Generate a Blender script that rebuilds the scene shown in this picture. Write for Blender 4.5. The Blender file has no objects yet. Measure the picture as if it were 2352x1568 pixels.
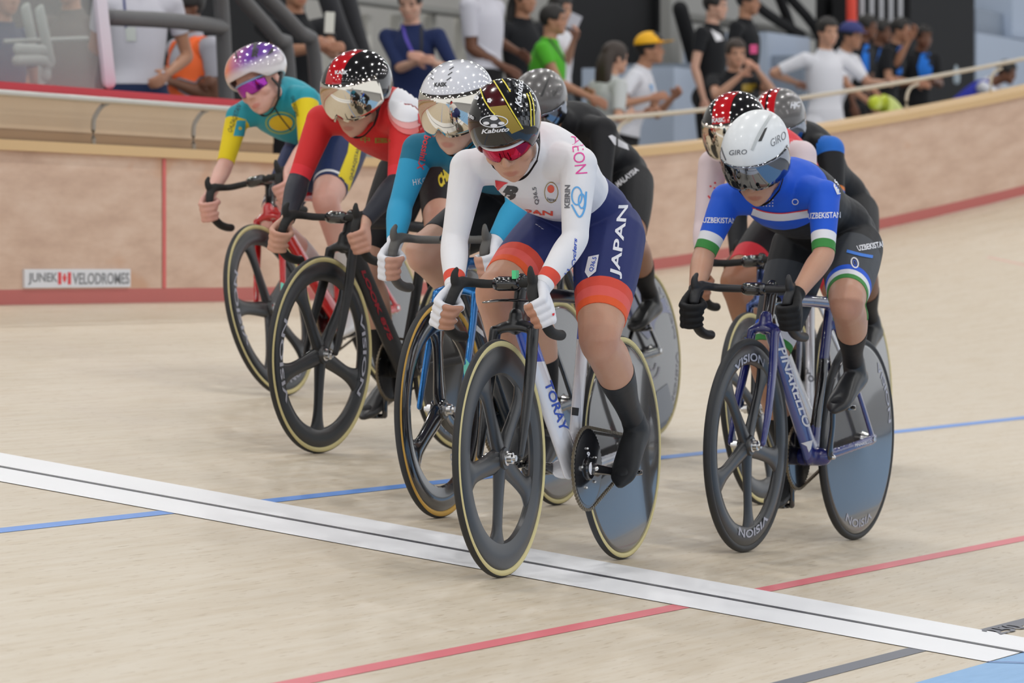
import bpy, bmesh, math, random, os
import numpy as np
from mathutils import Vector, Matrix
from mathutils.bvhtree import BVHTree
random.seed(7); np.random.seed(7)
ONLY = os.environ.get('ONLY', '')
scn = bpy.context.scene
COL = scn.collection
A = np.array
rad = math.radians

# ------------------------------------------------------------------ camera (solved from the painted track lines)
F_PX = 11404.4725
CAM = A([3.58487097, -13.43023509, 1.07732837])
FWD = A([-0.35527465, 0.93463885, -0.01517033]); RGT = A([0.93474642, 0.35531554, 0.0]); UPV = A([-0.00539025, 0.01418041, 0.99988492])
BETA = 0.14769402; CB, SB = math.cos(BETA), math.sin(BETA)
def ray(px, py):
    return FWD + RGT*((px-1176)/F_PX) - UPV*((py-784)/F_PX)
def at(px, py, D):                       # point seen at a pixel, D metres away along the view axis
    return CAM + ray(px, py)*D
def proj(P):
    q = A(P)-CAM; d = q@FWD
    return 1176+F_PX*(q@RGT)/d, 784-F_PX*(q@UPV)/d, d
def at_x(px, py, X):                     # point seen at a pixel on the upright plane X = const
    r = ray(px, py); return CAM + r*((X-CAM[0])/r[0])
def at_y(px, py, Y):
    r = ray(px, py); return CAM + r*((Y-CAM[1])/r[1])
def shift(s):
    u = max(0.0, s-9.0); return .0095*u*u, .0062*u*u
def track(s, t, n=0.0):                  # s along the straight, t up the banking from the inner edge
    c, e = shift(s)
    return A([-t*CB+c+n*SB, s, t*SB+e*(t/6.2)+n*CB])
def on_track(px, py):
    r = ray(px, py); n = A([SB, 0, CB]); return CAM - r*((CAM@n)/(r@n))

# ------------------------------------------------------------------ materials
MATS = {}
def mat(name, col, rough=.5, metal=0.0, spec=.5, coat=0.0, emit=None, estr=1.0, alpha=1.0, trans=0.0, sheen=0.0, bump=0.0, bscale=60.0, var=0.0, vscale=8.0, sss=0.0):
    if name in MATS: return MATS[name]
    m = bpy.data.materials.new(name); m.use_nodes = True
    nt = m.node_tree; b = nt.nodes['Principled BSDF']
    c = (*col, 1.0)
    b.inputs['Base Color'].default_value = c
    b.inputs['Roughness'].default_value = rough; b.inputs['Metallic'].default_value = metal
    b.inputs['Specular IOR Level'].default_value = spec
    b.inputs['Coat Weight'].default_value = coat; b.inputs['Coat Roughness'].default_value = .04
    b.inputs['Sheen Weight'].default_value = sheen
    b.inputs['Transmission Weight'].default_value = trans
    b.inputs['Alpha'].default_value = alpha
    if sss: 
        b.inputs['Subsurface Weight'].default_value = sss; b.inputs['Subsurface Radius'].default_value = (.9,.35,.2); b.inputs['Subsurface Scale'].default_value = .012
    if emit is not None:
        b.inputs['Emission Color'].default_value = (*emit, 1); b.inputs['Emission Strength'].default_value = estr
    tc = None
    if bump or var:
        tc = nt.nodes.new('ShaderNodeTexCoord')
    if var:
        n = nt.nodes.new('ShaderNodeTexNoise'); n.inputs['Scale'].default_value = vscale; n.inputs['Detail'].default_value = 4
        nt.links.new(tc.outputs['Object'], n.inputs['Vector'])
        r = nt.nodes.new('ShaderNodeMapRange'); r.inputs['To Min'].default_value = 1-var; r.inputs['To Max'].default_value = 1+var
        nt.links.new(n.outputs['Fac'], r.inputs['Value'])
        x = nt.nodes.new('ShaderNodeVectorMath'); x.operation = 'SCALE'; x.inputs[0].default_value = col
        nt.links.new(r.outputs['Result'], x.inputs['Scale']); nt.links.new(x.outputs['Vector'], b.inputs['Base Color'])
    if bump:
        n = nt.nodes.new('ShaderNodeTexNoise'); n.inputs['Scale'].default_value = bscale; n.inputs['Detail'].default_value = 5
        nt.links.new(tc.outputs['Object'], n.inputs['Vector'])
        bp = nt.nodes.new('ShaderNodeBump'); bp.inputs['Strength'].default_value = bump; bp.inputs['Distance'].default_value = .01
        nt.links.new(n.outputs['Fac'], bp.inputs['Height']); nt.links.new(bp.outputs['Normal'], b.inputs['Normal'])
    MATS[name] = m
    return m
def lin(r, g, b):
    f = lambda c: (c/255/12.92) if c/255 <= .04045 else ((c/255+.055)/1.055)**2.4
    return (f(r), f(g), f(b))
def cloth(name, rgb, rough=.62, **k):
    return mat(name, lin(*rgb), rough=rough, spec=.3, bump=k.pop('bump', .06), bscale=k.pop('bscale', 35), sheen=.05, **k)
def skin_mat(name, rgb, tint):
    if name in MATS: return MATS[name]
    m = mat(name, lin(*rgb), rough=.42, spec=.4, bump=.05, bscale=120, sss=.12)
    nt = m.node_tree; b = nt.nodes['Principled BSDF']
    at_ = nt.nodes.new('ShaderNodeAttribute'); at_.attribute_name = 'flush'
    tc = nt.nodes.new('ShaderNodeTexCoord'); n = nt.nodes.new('ShaderNodeTexNoise'); n.inputs['Scale'].default_value = 14; n.inputs['Detail'].default_value = 5
    nt.links.new(tc.outputs['Object'], n.inputs['Vector'])
    r = nt.nodes.new('ShaderNodeMapRange'); r.inputs['From Min'].default_value=.3; r.inputs['From Max'].default_value=.75; r.inputs['To Min'].default_value = 0; r.inputs['To Max'].default_value = .22
    nt.links.new(n.outputs['Fac'], r.inputs['Value'])
    ad = nt.nodes.new('ShaderNodeMath'); ad.operation = 'ADD'; ad.use_clamp = True
    nt.links.new(r.outputs['Result'], ad.inputs[0]); nt.links.new(at_.outputs['Fac'], ad.inputs[1])
    mx = nt.nodes.new('ShaderNodeMix'); mx.data_type = 'RGBA'
    mx.inputs['A'].default_value = (*lin(*rgb), 1); mx.inputs['B'].default_value = (*lin(*tint), 1)
    nt.links.new(ad.outputs[0], mx.inputs['Factor']); nt.links.new(mx.outputs['Result'], b.inputs['Base Color'])
    return m

# ------------------------------------------------------------------ object helpers
def link(name, data, parent=None, M=None):
    o = bpy.data.objects.new(name, data); COL.objects.link(o)
    if parent is not None: o.parent = parent
    if M is not None: o.matrix_world = M
    return o
def empty(name, label=None, cat=None, M=None, group=None):
    o = bpy.data.objects.new(name, None); COL.objects.link(o); o.empty_display_size = .1
    if M is not None: o.matrix_world = M
    return tag(o, label, cat, group)
def tag(o, label=None, cat=None, group=None, kind=None):
    if label: o['label'] = label
    if cat: o['category'] = cat
    if group: o['group'] = group
    if kind: o['kind'] = kind
    return o
class MB:                                # collects shapes, builds ONE mesh object
    def __init__(s): s.v = []; s.f = []; s.m = []; s.n = 0
    def add(s, V, Fc, mi=0):
        V = np.asarray(V, float)
        s.v.append(V); n = s.n
        s.f += [tuple(i+n for i in f) for f in Fc]
        s.m += ([mi]*len(Fc) if isinstance(mi, int) else list(mi)); s.n += len(V)
        return s
    def mesh(s, name='m'):
        me = bpy.data.meshes.new(name)
        me.from_pydata(np.vstack(s.v).tolist() if s.v else [], [], s.f); me.polygons.foreach_set('material_index', s.m); me.update()
        return me
    def build(s, name, mats, parent=None, smooth=True, M=None, bevel=0.0, auto=True):
        me = s.mesh(name)
        for m in (mats if isinstance(mats, (list, tuple)) else [mats]): me.materials.append(m)
        bm = bmesh.new(); bm.from_mesh(me); bmesh.ops.recalc_face_normals(bm, faces=bm.faces)
        if bevel: bmesh.ops.bevel(bm, geom=[e for e in bm.edges if len(e.link_faces)==2 and e.calc_face_angle(0) > .6], offset=bevel, segments=2, affect='EDGES', profile=.5)
        for f in bm.faces: f.smooth = smooth
        if smooth and auto:
            for e in bm.edges:
                if len(e.link_faces) == 2 and e.calc_face_angle(0) > rad(42): e.smooth = False
        bm.to_mesh(me); bm.free()
        return link(name, me, parent, M)
def nrm(v): v = A(v, float); return v/(np.linalg.norm(v)+1e-12)
def catmull(P, k=4):
    P = A(P, float); n = len(P)
    if n < 3 or k <= 1: 
        return P
    out = []
    Q = np.vstack([2*P[0]-P[1], P, 2*P[-1]-P[-2]])
    for i in range(1, n):
        p0,p1,p2,p3 = Q[i-1],Q[i],Q[i+1],Q[i+2]
        for j in range(k):
            t = j/k
            out.append(.5*((2*p1)+(-p0+p2)*t+(2*p0-5*p1+4*p2-p3)*t*t+(-p0+3*p1-3*p2+p3)*t**3))
    out.append(P[-1]); return A(out)
def loft(P, R, ref=(0,1,0), n=16, k=3, cap=True, sup=2.0):
    """swept section: P centres, R = r or (a, b): a along ref-ish side axis, b along the other"""
    P = A(P, float); R = A([(r, r) if np.isscalar(r) else r for r in R], float)
    if k > 1 and len(P) > 2:
        PR = catmull(np.hstack([P, R]), k); P = PR[:, :3]; R = np.abs(PR[:, 3:])
    T = np.gradient(P, axis=0) if len(P) > 1 else A([[0,0,1.]])
    T /= np.linalg.norm(T, axis=1)[:, None]+1e-12
    if cap:
        a0, a1 = R[0].min(), R[-1].min()
        pre = [(P[0]-T[0]*a0*math.sin(x), R[0]*math.cos(x)+1e-5, T[0]) for x in (1.5, 1.1, .6)]
        post = [(P[-1]+T[-1]*a1*math.sin(x), R[-1]*math.cos(x)+1e-5, T[-1]) for x in (.6, 1.1, 1.5)]
        P = np.vstack([[p[0] for p in pre], P, [p[0] for p in post]])
        R = np.vstack([[p[1] for p in pre], R, [p[1] for p in post]])
        T = np.vstack([[p[2] for p in pre], T, [p[2] for p in post]])
    V = []; ref = A(ref, float)
    for p, r, t in zip(P, R, T):
        s = ref - t*(ref@t)
        if np.linalg.norm(s) < 1e-3: s = A([1,0,0])-t*t[0]
        s = nrm(s); u = np.cross(t, s)
        for j in range(n):
            a = 2*math.pi*j/n; c, q = math.cos(a), math.sin(a)
            if sup != 2.0:
                c = math.copysign(abs(c)**(2/sup), c); q = math.copysign(abs(q)**(2/sup), q)
            V.append(p+s*r[0]*c+u*r[1]*q)
    m = len(P); Fc = [(i*n+j, i*n+(j+1)%n, (i+1)*n+(j+1)%n, (i+1)*n+j) for i in range(m-1) for j in range(n)]
    Fc += [tuple(range(n))[::-1], tuple((m-1)*n+j for j in range(n))]
    return V, Fc
def ellip(c, r, ax=None, n=16, m=10):
    ax = np.eye(3) if ax is None else A(ax, float); V = []; c = A(c, float)
    for i in range(m+1):
        th = math.pi*(i+.02*(i==0)-.02*(i==m))/m
        for j in range(n):
            a = 2*math.pi*j/n
            V.append(c+ax[0]*r[0]*math.sin(th)*math.cos(a)+ax[1]*r[1]*math.sin(th)*math.sin(a)+ax[2]*r[2]*math.cos(th))
    Fc = [(i*n+j, i*n+(j+1)%n, (i+1)*n+(j+1)%n, (i+1)*n+j) for i in range(m) for j in range(n)]
    Fc += [tuple(range(n))[::-1], tuple(m*n+j for j in range(n))]
    return V, Fc
def box(c, h, ax=None):
    ax = np.eye(3) if ax is None else A(ax, float); c = A(c, float)
    V = [c+ax[0]*h[0]*x+ax[1]*h[1]*y+ax[2]*h[2]*z for x in (-1,1) for y in (-1,1) for z in (-1,1)]
    return V, [(0,1,3,2),(4,6,7,5),(0,4,5,1),(2,3,7,6),(0,2,6,4),(1,5,7,3)]
def lathe(prof, c=(0,0,0), n=64, closed=True, axis='y', mi=None):
    """prof: list of (radius, offset along axis); axis y: wheel-like"""
    V = []; m = len(prof)
    for j in range(n):
        a = 2*math.pi*j/n
        for r, y in prof:
            V.append((c[0]+r*math.cos(a), c[1]+y, c[2]+r*math.sin(a)) if axis == 'y' else (c[0]+r*math.cos(a), c[1]+r*math.sin(a), c[2]+y))
    Fc = []; ms = []
    for j in range(n):
        for i in range(m if closed else m-1):
            i2 = (i+1) % m; j2 = (j+1) % n
            Fc.append((j*m+i, j*m+i2, j2*m+i2, j2*m+i)); ms.append(mi[i] if mi else 0)
    return V, Fc, ms
def prism(poly, y0, y1, M=None):
    """poly: list of (x,z) -> extruded along y"""
    n = len(poly); V = [(x, y0, z) for x, z in poly]+[(x, y1, z) for x, z in poly]
    Fc = [tuple(range(n)), tuple(range(2*n-1, n-1, -1))]+[(i, (i+1) % n, n+(i+1) % n, n+i) for i in range(n)]
    return V, Fc
def voxel(mb, size, sm=3, lam=.5):
    """fuse overlapping closed shapes into one continuous skin"""
    me = mb.mesh('tmp'); bm = bmesh.new(); bm.from_mesh(me); bmesh.ops.recalc_face_normals(bm, faces=bm.faces); bm.to_mesh(me); bm.free()
    o = bpy.data.objects.new('tmp', me); COL.objects.link(o)
    md = o.modifiers.new('r', 'REMESH'); md.mode = 'VOXEL'; md.voxel_size = size; md.adaptivity = 0
    dg = bpy.context.evaluated_depsgraph_get(); dg.update()
    m2 = bpy.data.meshes.new_from_object(o.evaluated_get(dg))
    bpy.data.objects.remove(o); bpy.data.meshes.remove(me)
    nv = len(m2.vertices); V = np.empty(nv*3); m2.vertices.foreach_get('co', V); V = V.reshape(-1, 3)
    E = np.empty(len(m2.edges)*2, int); m2.edges.foreach_get('vertices', E); E = E.reshape(-1, 2)
    Fc = np.empty(len(m2.loops), int); m2.loops.foreach_get('vertex_index', Fc)
    tot = np.empty(len(m2.polygons), int); m2.polygons.foreach_get('loop_total', tot)
    V = lapl(V, E, sm, lam)
    return m2, V, E
def lapl(V, E, it, lam, w=None):
    deg = np.bincount(E.ravel(), minlength=len(V)).astype(float)[:, None]; deg[deg==0] = 1
    for k in range(it):
        S = np.zeros_like(V)
        for c in range(3):
            S[:, c] = np.bincount(E[:,0], V[E[:,1], c], len(V))+np.bincount(E[:,1], V[E[:,0], c], len(V))
        D = S/deg-V
        l = lam if k % 2 == 0 else -lam*.92 if w is not None and w is False else lam
        V = V+D*(l if w is None or w is False else lam*w[:, None])
    return V
def setco(me, V): me.vertices.foreach_set('co', np.ascontiguousarray(V).ravel()); me.update()
def frame_M(x, y, z, o):
    M = Matrix.Identity(4)
    for i in range(3): M[i][0], M[i][1], M[i][2], M[i][3] = x[i], y[i], z[i], o[i]
    return M
# ------------------------------------------------------------------ lettering
def text_mesh(s, bold=0.0, shear=0.0, cut=.18, spacing=1.0):
    cu = bpy.data.curves.new('t', 'FONT'); cu.body = s; cu.size = 1.0; cu.offset = bold; cu.shear = shear; cu.resolution_u = 3; cu.fill_mode = 'FRONT'; cu.space_character = spacing
    o = bpy.data.objects.new('t', cu); COL.objects.link(o)
    dg = bpy.context.evaluated_depsgraph_get(); dg.update()
    me = bpy.data.meshes.new_from_object(o.evaluated_get(dg)); bpy.data.objects.remove(o)
    bm = bmesh.new(); bm.from_mesh(me); bpy.data.meshes.remove(me)
    return slice_uv(bm, cut)
def slice_uv(bm, cut):
    bmesh.ops.remove_doubles(bm, verts=bm.verts, dist=1e-5)
    xs = [v.co.x for v in bm.verts]; ys = [v.co.y for v in bm.verts]
    x0, x1, y0, y1 = min(xs), max(xs), min(ys), max(ys)
    for ax, a, b in ((0, x0, x1), (1, y0, y1)):
        k = max(1, int((b-a)/cut))
        for i in range(1, k):
            c = [0,0,0]; c[ax] = a+(b-a)*i/k; n = [0,0,0]; n[ax] = 1
            bmesh.ops.bisect_plane(bm, geom=bm.verts[:]+bm.edges[:]+bm.faces[:], plane_co=c, plane_no=n, dist=1e-6)
    bmesh.ops.triangulate(bm, faces=bm.faces)
    bm.verts.ensure_lookup_table()
    V = A([v.co[:2] for v in bm.verts]); Fc = [tuple(v.index for v in f.verts) for f in bm.faces]; bm.free()
    V[:, 0] -= V[:, 0].min(); V[:, 1] -= V[:, 1].min(); h = V[:, 1].max()
    return V/h, Fc, V[:, 0].max()/h
def poly_mesh(polys, cut=.1):
    """polys: closed outlines in the unit square -> filled, sliced (not normalised)"""
    bm = bmesh.new()
    for P in polys:
        vs = [bm.verts.new((x, y, 0)) for x, y in P]; bm.faces.new(vs)
    xs = [p[0] for P in polys for p in P]; ys = [p[1] for P in polys for p in P]
    ox, oy = min(xs), min(ys); h = max(ys)-oy
    V, Fc, w = slice_uv(bm, cut*h); V = V*h+A([ox, oy])
    return V, Fc
def disc_poly(cx, cy, r, ry=None, n=28, r0=0):
    ry = ry or r
    out = [(cx+r*math.cos(2*math.pi*i/n), cy+ry*math.sin(2*math.pi*i/n)) for i in range(n)]
    return out
def ring_polys(cx, cy, r, ry, w, n=32, a0=0, a1=360):
    P = []
    for i in range(n):
        a, b = rad(a0+(a1-a0)*i/n), rad(a0+(a1-a0)*(i+1)/n)
        P.append([(cx+r*math.cos(a), cy+ry*math.sin(a)), (cx+r*math.cos(b), cy+ry*math.sin(b)), (cx+(r-w)*math.cos(b), cy+(ry-w)*math.sin(b)), (cx+(r-w)*math.cos(a), cy+(ry-w)*math.sin(a))])
    return P
def bvh_of(objs):
    bpy.context.view_layer.update()
    V = []; P = []
    for o in objs:
        M = np.array(o.matrix_world); n = len(o.data.vertices); co = np.empty(n*3); o.data.vertices.foreach_get('co', co)
        co = co.reshape(-1, 3)@M[:3, :3].T+M[:3, 3]; b = len(V); V += co.tolist()
        P += [tuple(i+b for i in p.vertices) for p in o.data.polygons]
    return BVHTree.FromPolygons(V, P)
def wrap(name, V, Fc, px, objs, mtl, parent, off=.0012, quad=True, bvh=None, label=None, maxd=.07):
    """lay a flat print (u, v) on the surface seen along pixels; px = bottom-left, bottom-right, top-left[, top-right]"""
    bvh = bvh or bvh_of(objs)
    p0, p1, p2 = (A(p, float) for p in px[:3]); p3 = A(px[3], float) if len(px) > 3 else p1+p2-p0
    U = V[:, 0:1]/V[:, 0].max() if quad is True else V[:, 0:1]; W_ = V[:, 1:2]
    PX = p0*(1-U)*(1-W_)+p1*U*(1-W_)+p2*(1-U)*W_+p3*U*W_
    pts = {}
    for i, (x, y) in enumerate(PX):
        r = ray(x, y); h = bvh.ray_cast(Vector(CAM), Vector(r).normalized())
        if h[0] is not None:
            n = h[1]; 
            if n.dot(Vector(r)) > 0: n = -n
            pts[i] = A(h[0])+A(n)*off
    keep = [f for f in Fc if all(i in pts for i in f) and max(np.linalg.norm(pts[f[a]]-pts[f[a-1]]) for a in range(3)) < maxd]
    used = sorted({i for f in keep for i in f}); ix = {v: k for k, v in enumerate(used)}
    if not keep: print('WRAP miss', name); return None
    me = bpy.data.meshes.new(name)
    W = A([pts[i] for i in used])
    if parent is not None:
        bpy.context.view_layer.update(); Mi = np.linalg.inv(np.array(parent.matrix_world)); W = W@Mi[:3, :3].T+Mi[:3, 3]
    me.from_pydata(W.tolist(), [], [tuple(ix[i] for i in f) for f in keep]); me.materials.append(mtl); me.update()
    for p in me.polygons: p.use_smooth = True
    o = link(name, me, parent)
    if label: o['label'] = label
    return o
def word(s, px, objs, mtl, parent, name='lettering', bold=.0, shear=0, off=.0012, bvh=None, cut=.2, spacing=1.0):
    V, Fc, w = text_mesh(s, bold, shear, cut, spacing)
    return wrap(name, V, Fc, px, objs, mtl, parent, off, True, bvh)
def print_shape(polys, px, objs, mtl, parent, name='emblem', cut=.08, off=.0012, bvh=None):
    V, Fc = poly_mesh(polys, cut)
    return wrap(name, V, Fc, px, objs, mtl, parent, off, False, bvh)
def flat_text(s, mtl, O, ux, uy, height, name, parent=None, bold=0, shear=0, off=0.0, group=None, cut=5, width=None):
    """text lying on a plane: O origin (bottom-left), ux/uy unit vectors"""
    V, Fc, w = text_mesh(s, bold, shear, cut)
    sx = (width/w) if width else height
    W = A(O)+A(ux)*(V[:, 0:1]*sx)+A(uy)*(V[:, 1:2]*height)+np.cross(ux, uy)*off
    me = bpy.data.meshes.new(name); me.from_pydata(W.tolist(), [], Fc); me.materials.append(mtl); me.update()
    return link(name, me, parent)
def arc_text(s, mtl, r0, r1, a0, a1, y, name, parent, prof=None, bold=.02, shear=0):
    """text bent round a wheel in the wheel's own plane (x,z); a in degrees"""
    V, Fc, w = text_mesh(s, bold, shear, .12)
    W = []
    for u, v in V:
        a = rad(a0+(a1-a0)*u/w); r = r0+(r1-r0)*v
        W.append((r*math.cos(a), y if prof is None else prof(r)*(1 if y > 0 else -1), r*math.sin(a)))
    me = bpy.data.meshes.new(name); me.from_pydata(W, [], Fc); me.materials.append(mtl); me.update()
    return link(name, me, parent)

# ------------------------------------------------------------------ bicycles
RW = .334; WB = .97
class Frame:                             # a bike's own axes: x forward, y to the rider's left, z up; origin under the rear axle
    def __init__(s, F=None, R=None, psi=None, lean=0, wb=WB):
        if psi is not None:
            a = rad(psi); h = A([-math.sin(a), -math.cos(a), 0.]); h[2] = -h[0]*SB/CB; h = nrm(h)
            s.F = on_track(*F) if F is not None else on_track(*R)+h*wb
        else:
            s.F = on_track(*F); h = nrm(s.F-on_track(*R))
        s.O = s.F-h*wb; s.x = h
        y = nrm(np.cross([0, 0, 1.], h)); z = np.cross(h, y); a = rad(lean)
        s.y = y*math.cos(a)-z*math.sin(a); s.z = np.cross(h, s.y); s.A = A([s.x, s.y, s.z])
        s.M = frame_M(s.x, s.y, s.z, s.O)
    def w(s, P): return s.O+A(P, float)@s.A
    def px(s, P): return proj(s.w(P))[:2]
    def loc(s, px, py, y=0.0):           # the point seen at a pixel, y metres to the left of the bike's middle plane
        d = ray(px, py); k = (y-(CAM-s.O)@s.y)/(d@s.y); return s.A@(CAM+d*k-s.O)
    def locx(s, px, py, x):
        d = ray(px, py); k = (x-(CAM-s.O)@s.x)/(d@s.x); return s.A@(CAM+d*k-s.O)

CARBON = mat('carbon_satin', (.016,.017,.019), rough=.32, spec=.6)
CARBON_G = mat('carbon_gloss', (.012,.012,.014), rough=.12, spec=.6, coat=.6)
DISC = mat('disc_carbon', (.075,.073,.072), rough=.14, spec=.6, coat=.6)
RUBBER = mat('tyre_rubber', (.022,.023,.025), rough=.6)
TAN = mat('tyre_sidewall', lin(214,202,146), rough=.6)
TAN_Y = mat('tyre_sidewall_amber', lin(222,176,80), rough=.6)
STEEL = mat('polished_metal', (.72,.72,.72), rough=.22, metal=1)
CHAIN = mat('chain_metal', lin(120,110,92), rough=.4, metal=.6)
TAPE = mat('bar_tape', (.018,.018,.018), rough=.8)
WHITE_P = mat('white_print', (.75,.76,.8), rough=.5)
BLACK_P = mat('black_print', (.02,.02,.022), rough=.5)

def make_tire(parent, side=TAN, n=96):
    prof = []; mi = []; k = 16; r = .0118
    for i in range(k):
        a = 2*math.pi*(i+.5)/k; prof.append((RW-r+r*math.cos(a)+.0, r*1.02*math.sin(a)))
    for i in range(k):
        c = math.cos(2*math.pi*(i+1)/k); mi.append(0 if c > .50 else 1)
    V, Fc, ms = lathe(prof, n=n, mi=mi)
    o = MB().add(V, Fc, ms).build('tire', [RUBBER, side], parent, auto=False); return o
def wheel_spoked(name, parent, loc, spokes=5, ang=90, depth=.062, side=TAN, m=CARBON, wide=.026, n=96):
    mb = MB(); ro = RW-.0205; ri = ro-depth
    prof = [(ro, -.0078), (ro-.006, -.0108), (ro-depth*.55, -.0125), (ri+.006, -.008), (ri, 0), (ri+.006, .008), (ro-depth*.55, .0125), (ro-.006, .0108), (ro, .0078)]
    V, Fc, ms = lathe(prof, n=n); mb.add(V, Fc)
    for i in range(spokes):
        a = rad(ang+i*360/spokes); d = A([math.cos(a), 0, math.sin(a)]); t = A([-math.sin(a), 0, math.cos(a)])
        rr = [.012, .05, .12, .19, ri-.012, ri+.012]; ww = [.03, wide, wide*.86, wide*.86, wide*1.25, wide*1.9]; th = [.018, .013, .0105, .0098, .0095, .007]
        V, Fc = loft([d*r for r in rr], list(zip(ww, th)), ref=t, n=14, k=3, cap=False); mb.add(V, Fc)
    V, Fc, ms = lathe([(.0, -.02), (.03, -.02), (.034, -.012), (.036, 0), (.034, .012), (.03, .02), (.0, .02)], n=32, closed=False); mb.add(V, Fc)
    o = mb.build(name, m, parent); o.location = loc
    make_tire(o, side)
    hb = MB(); V, Fc, ms = lathe([(0, -.05), (.009, -.05), (.009, -.042), (.016, -.04), (.016, -.026), (.021, -.024), (.021, .024), (.016, .026), (.016, .04), (.009, .042), (.009, .05), (0, .05)], n=24, closed=False); hb.add(V, Fc)
    hb.build('hub', STEEL, o)
    return o
def disc_prof(r): return .0105+.0135*(1-(r/.32))**.8 if r < .32 else .0085
def wheel_disc(name, parent, loc, side=TAN, m=DISC, n=112):
    mb = MB(); ro = RW-.0205
    rs = [.022, .03, .06, .10, .15, .2, .25, .29, ro-.012, ro]
    pr = [(r, -disc_prof(r)) for r in rs][::-1]; pr2 = [(r, disc_prof(r)) for r in rs]
    V, Fc, ms = lathe(pr+pr2, n=n); mb.add(V, Fc)
    o = mb.build(name, m, parent, auto=False); o.location = loc
    make_tire(o, side)
    hb = MB(); V, Fc, ms = lathe([(0, -.064), (.008, -.064), (.009, -.055), (.02, -.05), (.024, -.026), (.028, -.02), (.028, .02), (.024, .026), (.02, .05), (.009, .055), (.008, .064), (0, .064)], n=24, closed=False); hb.add(V, Fc)
    hb.build('hub', STEEL, o)
    return o
def bar_path(c, hy, dy, s, ang=0.0, k=1.0):
    P = [(0,0,0),(0,.05,0),(-.002,hy-.04,.001),(.012,hy-.014,.004),(.05,hy,.006),(.09,hy+.003,-.008),(.112,hy+.25*(dy-hy),-.036),(.112,hy+.65*(dy-hy),-.072),(.092,dy,-.108),(.05,dy,-.136),(.0,dy,-.146),(-.035,dy,-.147)]
    ca, sa = math.cos(rad(ang)), math.sin(rad(ang))
    out = []
    for x, y, z in P:
        x, z = x*k, z*k
        out.append((c[0]+x*ca-s*y*sa*1.0, c[1]+s*y*ca+x*sa, c[2]+z))
    return out
def make_bike(key, label, fr, drive=-1, crank=0.0, barc=(.90,0,.82), hy=.14, dy=.165, frame_cols=None, fork_m=None, bar_m=TAPE, front=('spoked', 5, 90, .062), rear='disc', side=TAN, fside=None, ring=.105, fork_y=(.034,.05), fork_r=(.026,.011), seat=(.235,.93), steer=0, group=None, fine=.004, rear_spoke=None, wheel_m=CARBON, tubes=None, headz=.80):
    R = empty('racing_bicycle', label, 'bicycle', fr.M)
    BBx, BBz = .40, .285
    T = dict(dt=(.034,.02), tt=(.02,.017), st=(.026,.015)); T.update(tubes or {})
    mb = MB(); L = lambda *a, **k: mb.add(*loft(*a, **k))
    L([(.824,0,.712),(.805,0,.75),(.787,0,headz+.005)], [(.019,.026),(.018,.026),(.018,.024)], n=14)
    L([(.80,0,.725),(.62,0,.52),(.46,0,.345),(BBx+.01,0,BBz+.005)], [(T['dt'][1],T['dt'][0]*.95),(T['dt'][1],T['dt'][0]),(T['dt'][1],T['dt'][0]),(T['dt'][1]*1.2,T['dt'][0])], n=14)
    L([(.79,0,headz-.02),(.55,0,headz-.012),(.27,0,headz-.02)], [T['tt'][::-1]]*3, n=14)
    L([(BBx,0,BBz),(.365,0,.42),(.325,0,.56),(.262,0,headz),(.25,0,headz+.035)], [(.02,.028),(T['st'][1],T['st'][0]),(T['st'][1],T['st'][0]),(T['st'][1],T['st'][0]),(T['st'][1],T['st'][0]*.9)], n=14)
    mb.add(*loft([(BBx,-.036,BBz),(BBx,.036,BBz)], [.03,.03], ref=(1,0,0), n=18))
    for s in (-1, 1):
        L([(.275,s*.012,.73),(.20,s*.03,.615),(.10,s*.048,.47),(.0,s*.054,.345)], [(.007,.016),(.006,.014),(.006,.014),(.006,.016)], n=10)
        L([(BBx,s*.022,BBz),(.30,s*.036,.295),(.15,s*.052,.315),(-.015,s*.055,.334)], [(.009,.022),(.008,.018),(.006,.017),(.006,.018)], n=10)
        mb.add(*box((-.012, s*.0545, .336), (.022,.005,.014)))
    m2, V, E = voxel(mb, fine, 3)
    setco(m2, V)
    cols, fn = frame_cols
    for m in cols: m2.materials.append(m)
    m2.name = 'frame'; mi = []
    for p in m2.polygons:
        mi.append(fn(*p.center)); 
    m2.polygons.foreach_set('material_index', mi); m2.polygons.foreach_set('use_smooth', [True]*len(mi))
    fo = link('frame', m2, R)
    # fork
    fk = MB()
    fk.add(*loft([(.842,-fork_y[0],.692),(.838,-fork_y[0]*.4,.702),(.838,fork_y[0]*.4,.702),(.842,fork_y[0],.692)], [(.024,.013),(.026,.016),(.026,.016),(.024,.013)], ref=(1,0,-.28), n=14)); fk.add(*loft([(.836,0,.70),(.826,0,.735)], [(.022,.026),(.020,.026)], n=14))
    for s in (-1, 1):
        fk.add(*loft([(.845,s*fork_y[0],.69),(.852,s*fork_y[0],.665),(.875,s*(fork_y[0]*.6+fork_y[1]*.4),.58),(.925,s*fork_y[1],.45),(.968,s*fork_y[1],.338)], [(fork_r[1],fork_r[0]),(fork_r[1]*1.05,fork_r[0]),(fork_r[1],fork_r[0]),(fork_r[1]*.9,fork_r[0]*.8),(.008,.014)], n=12, k=4))
    fkm, V, E = voxel(fk, fine, 3); setco(fkm, V); fkm.materials.append(fork_m or cols[0]); fkm.name = 'fork'
    fkm.polygons.foreach_set('use_smooth', [True]*len(fkm.polygons)); fko = link('fork', fkm, R)
    # wheels
    if front[0] == 'spoked': fw = wheel_spoked('spoked_wheel', R, (WB,0,RW), front[1], front[2], front[3], fside or side, wheel_m, wide=front[4] if len(front) > 4 else .026)
    else: fw = wheel_disc('disc_wheel', R, (WB,0,RW), fside or side)
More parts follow.
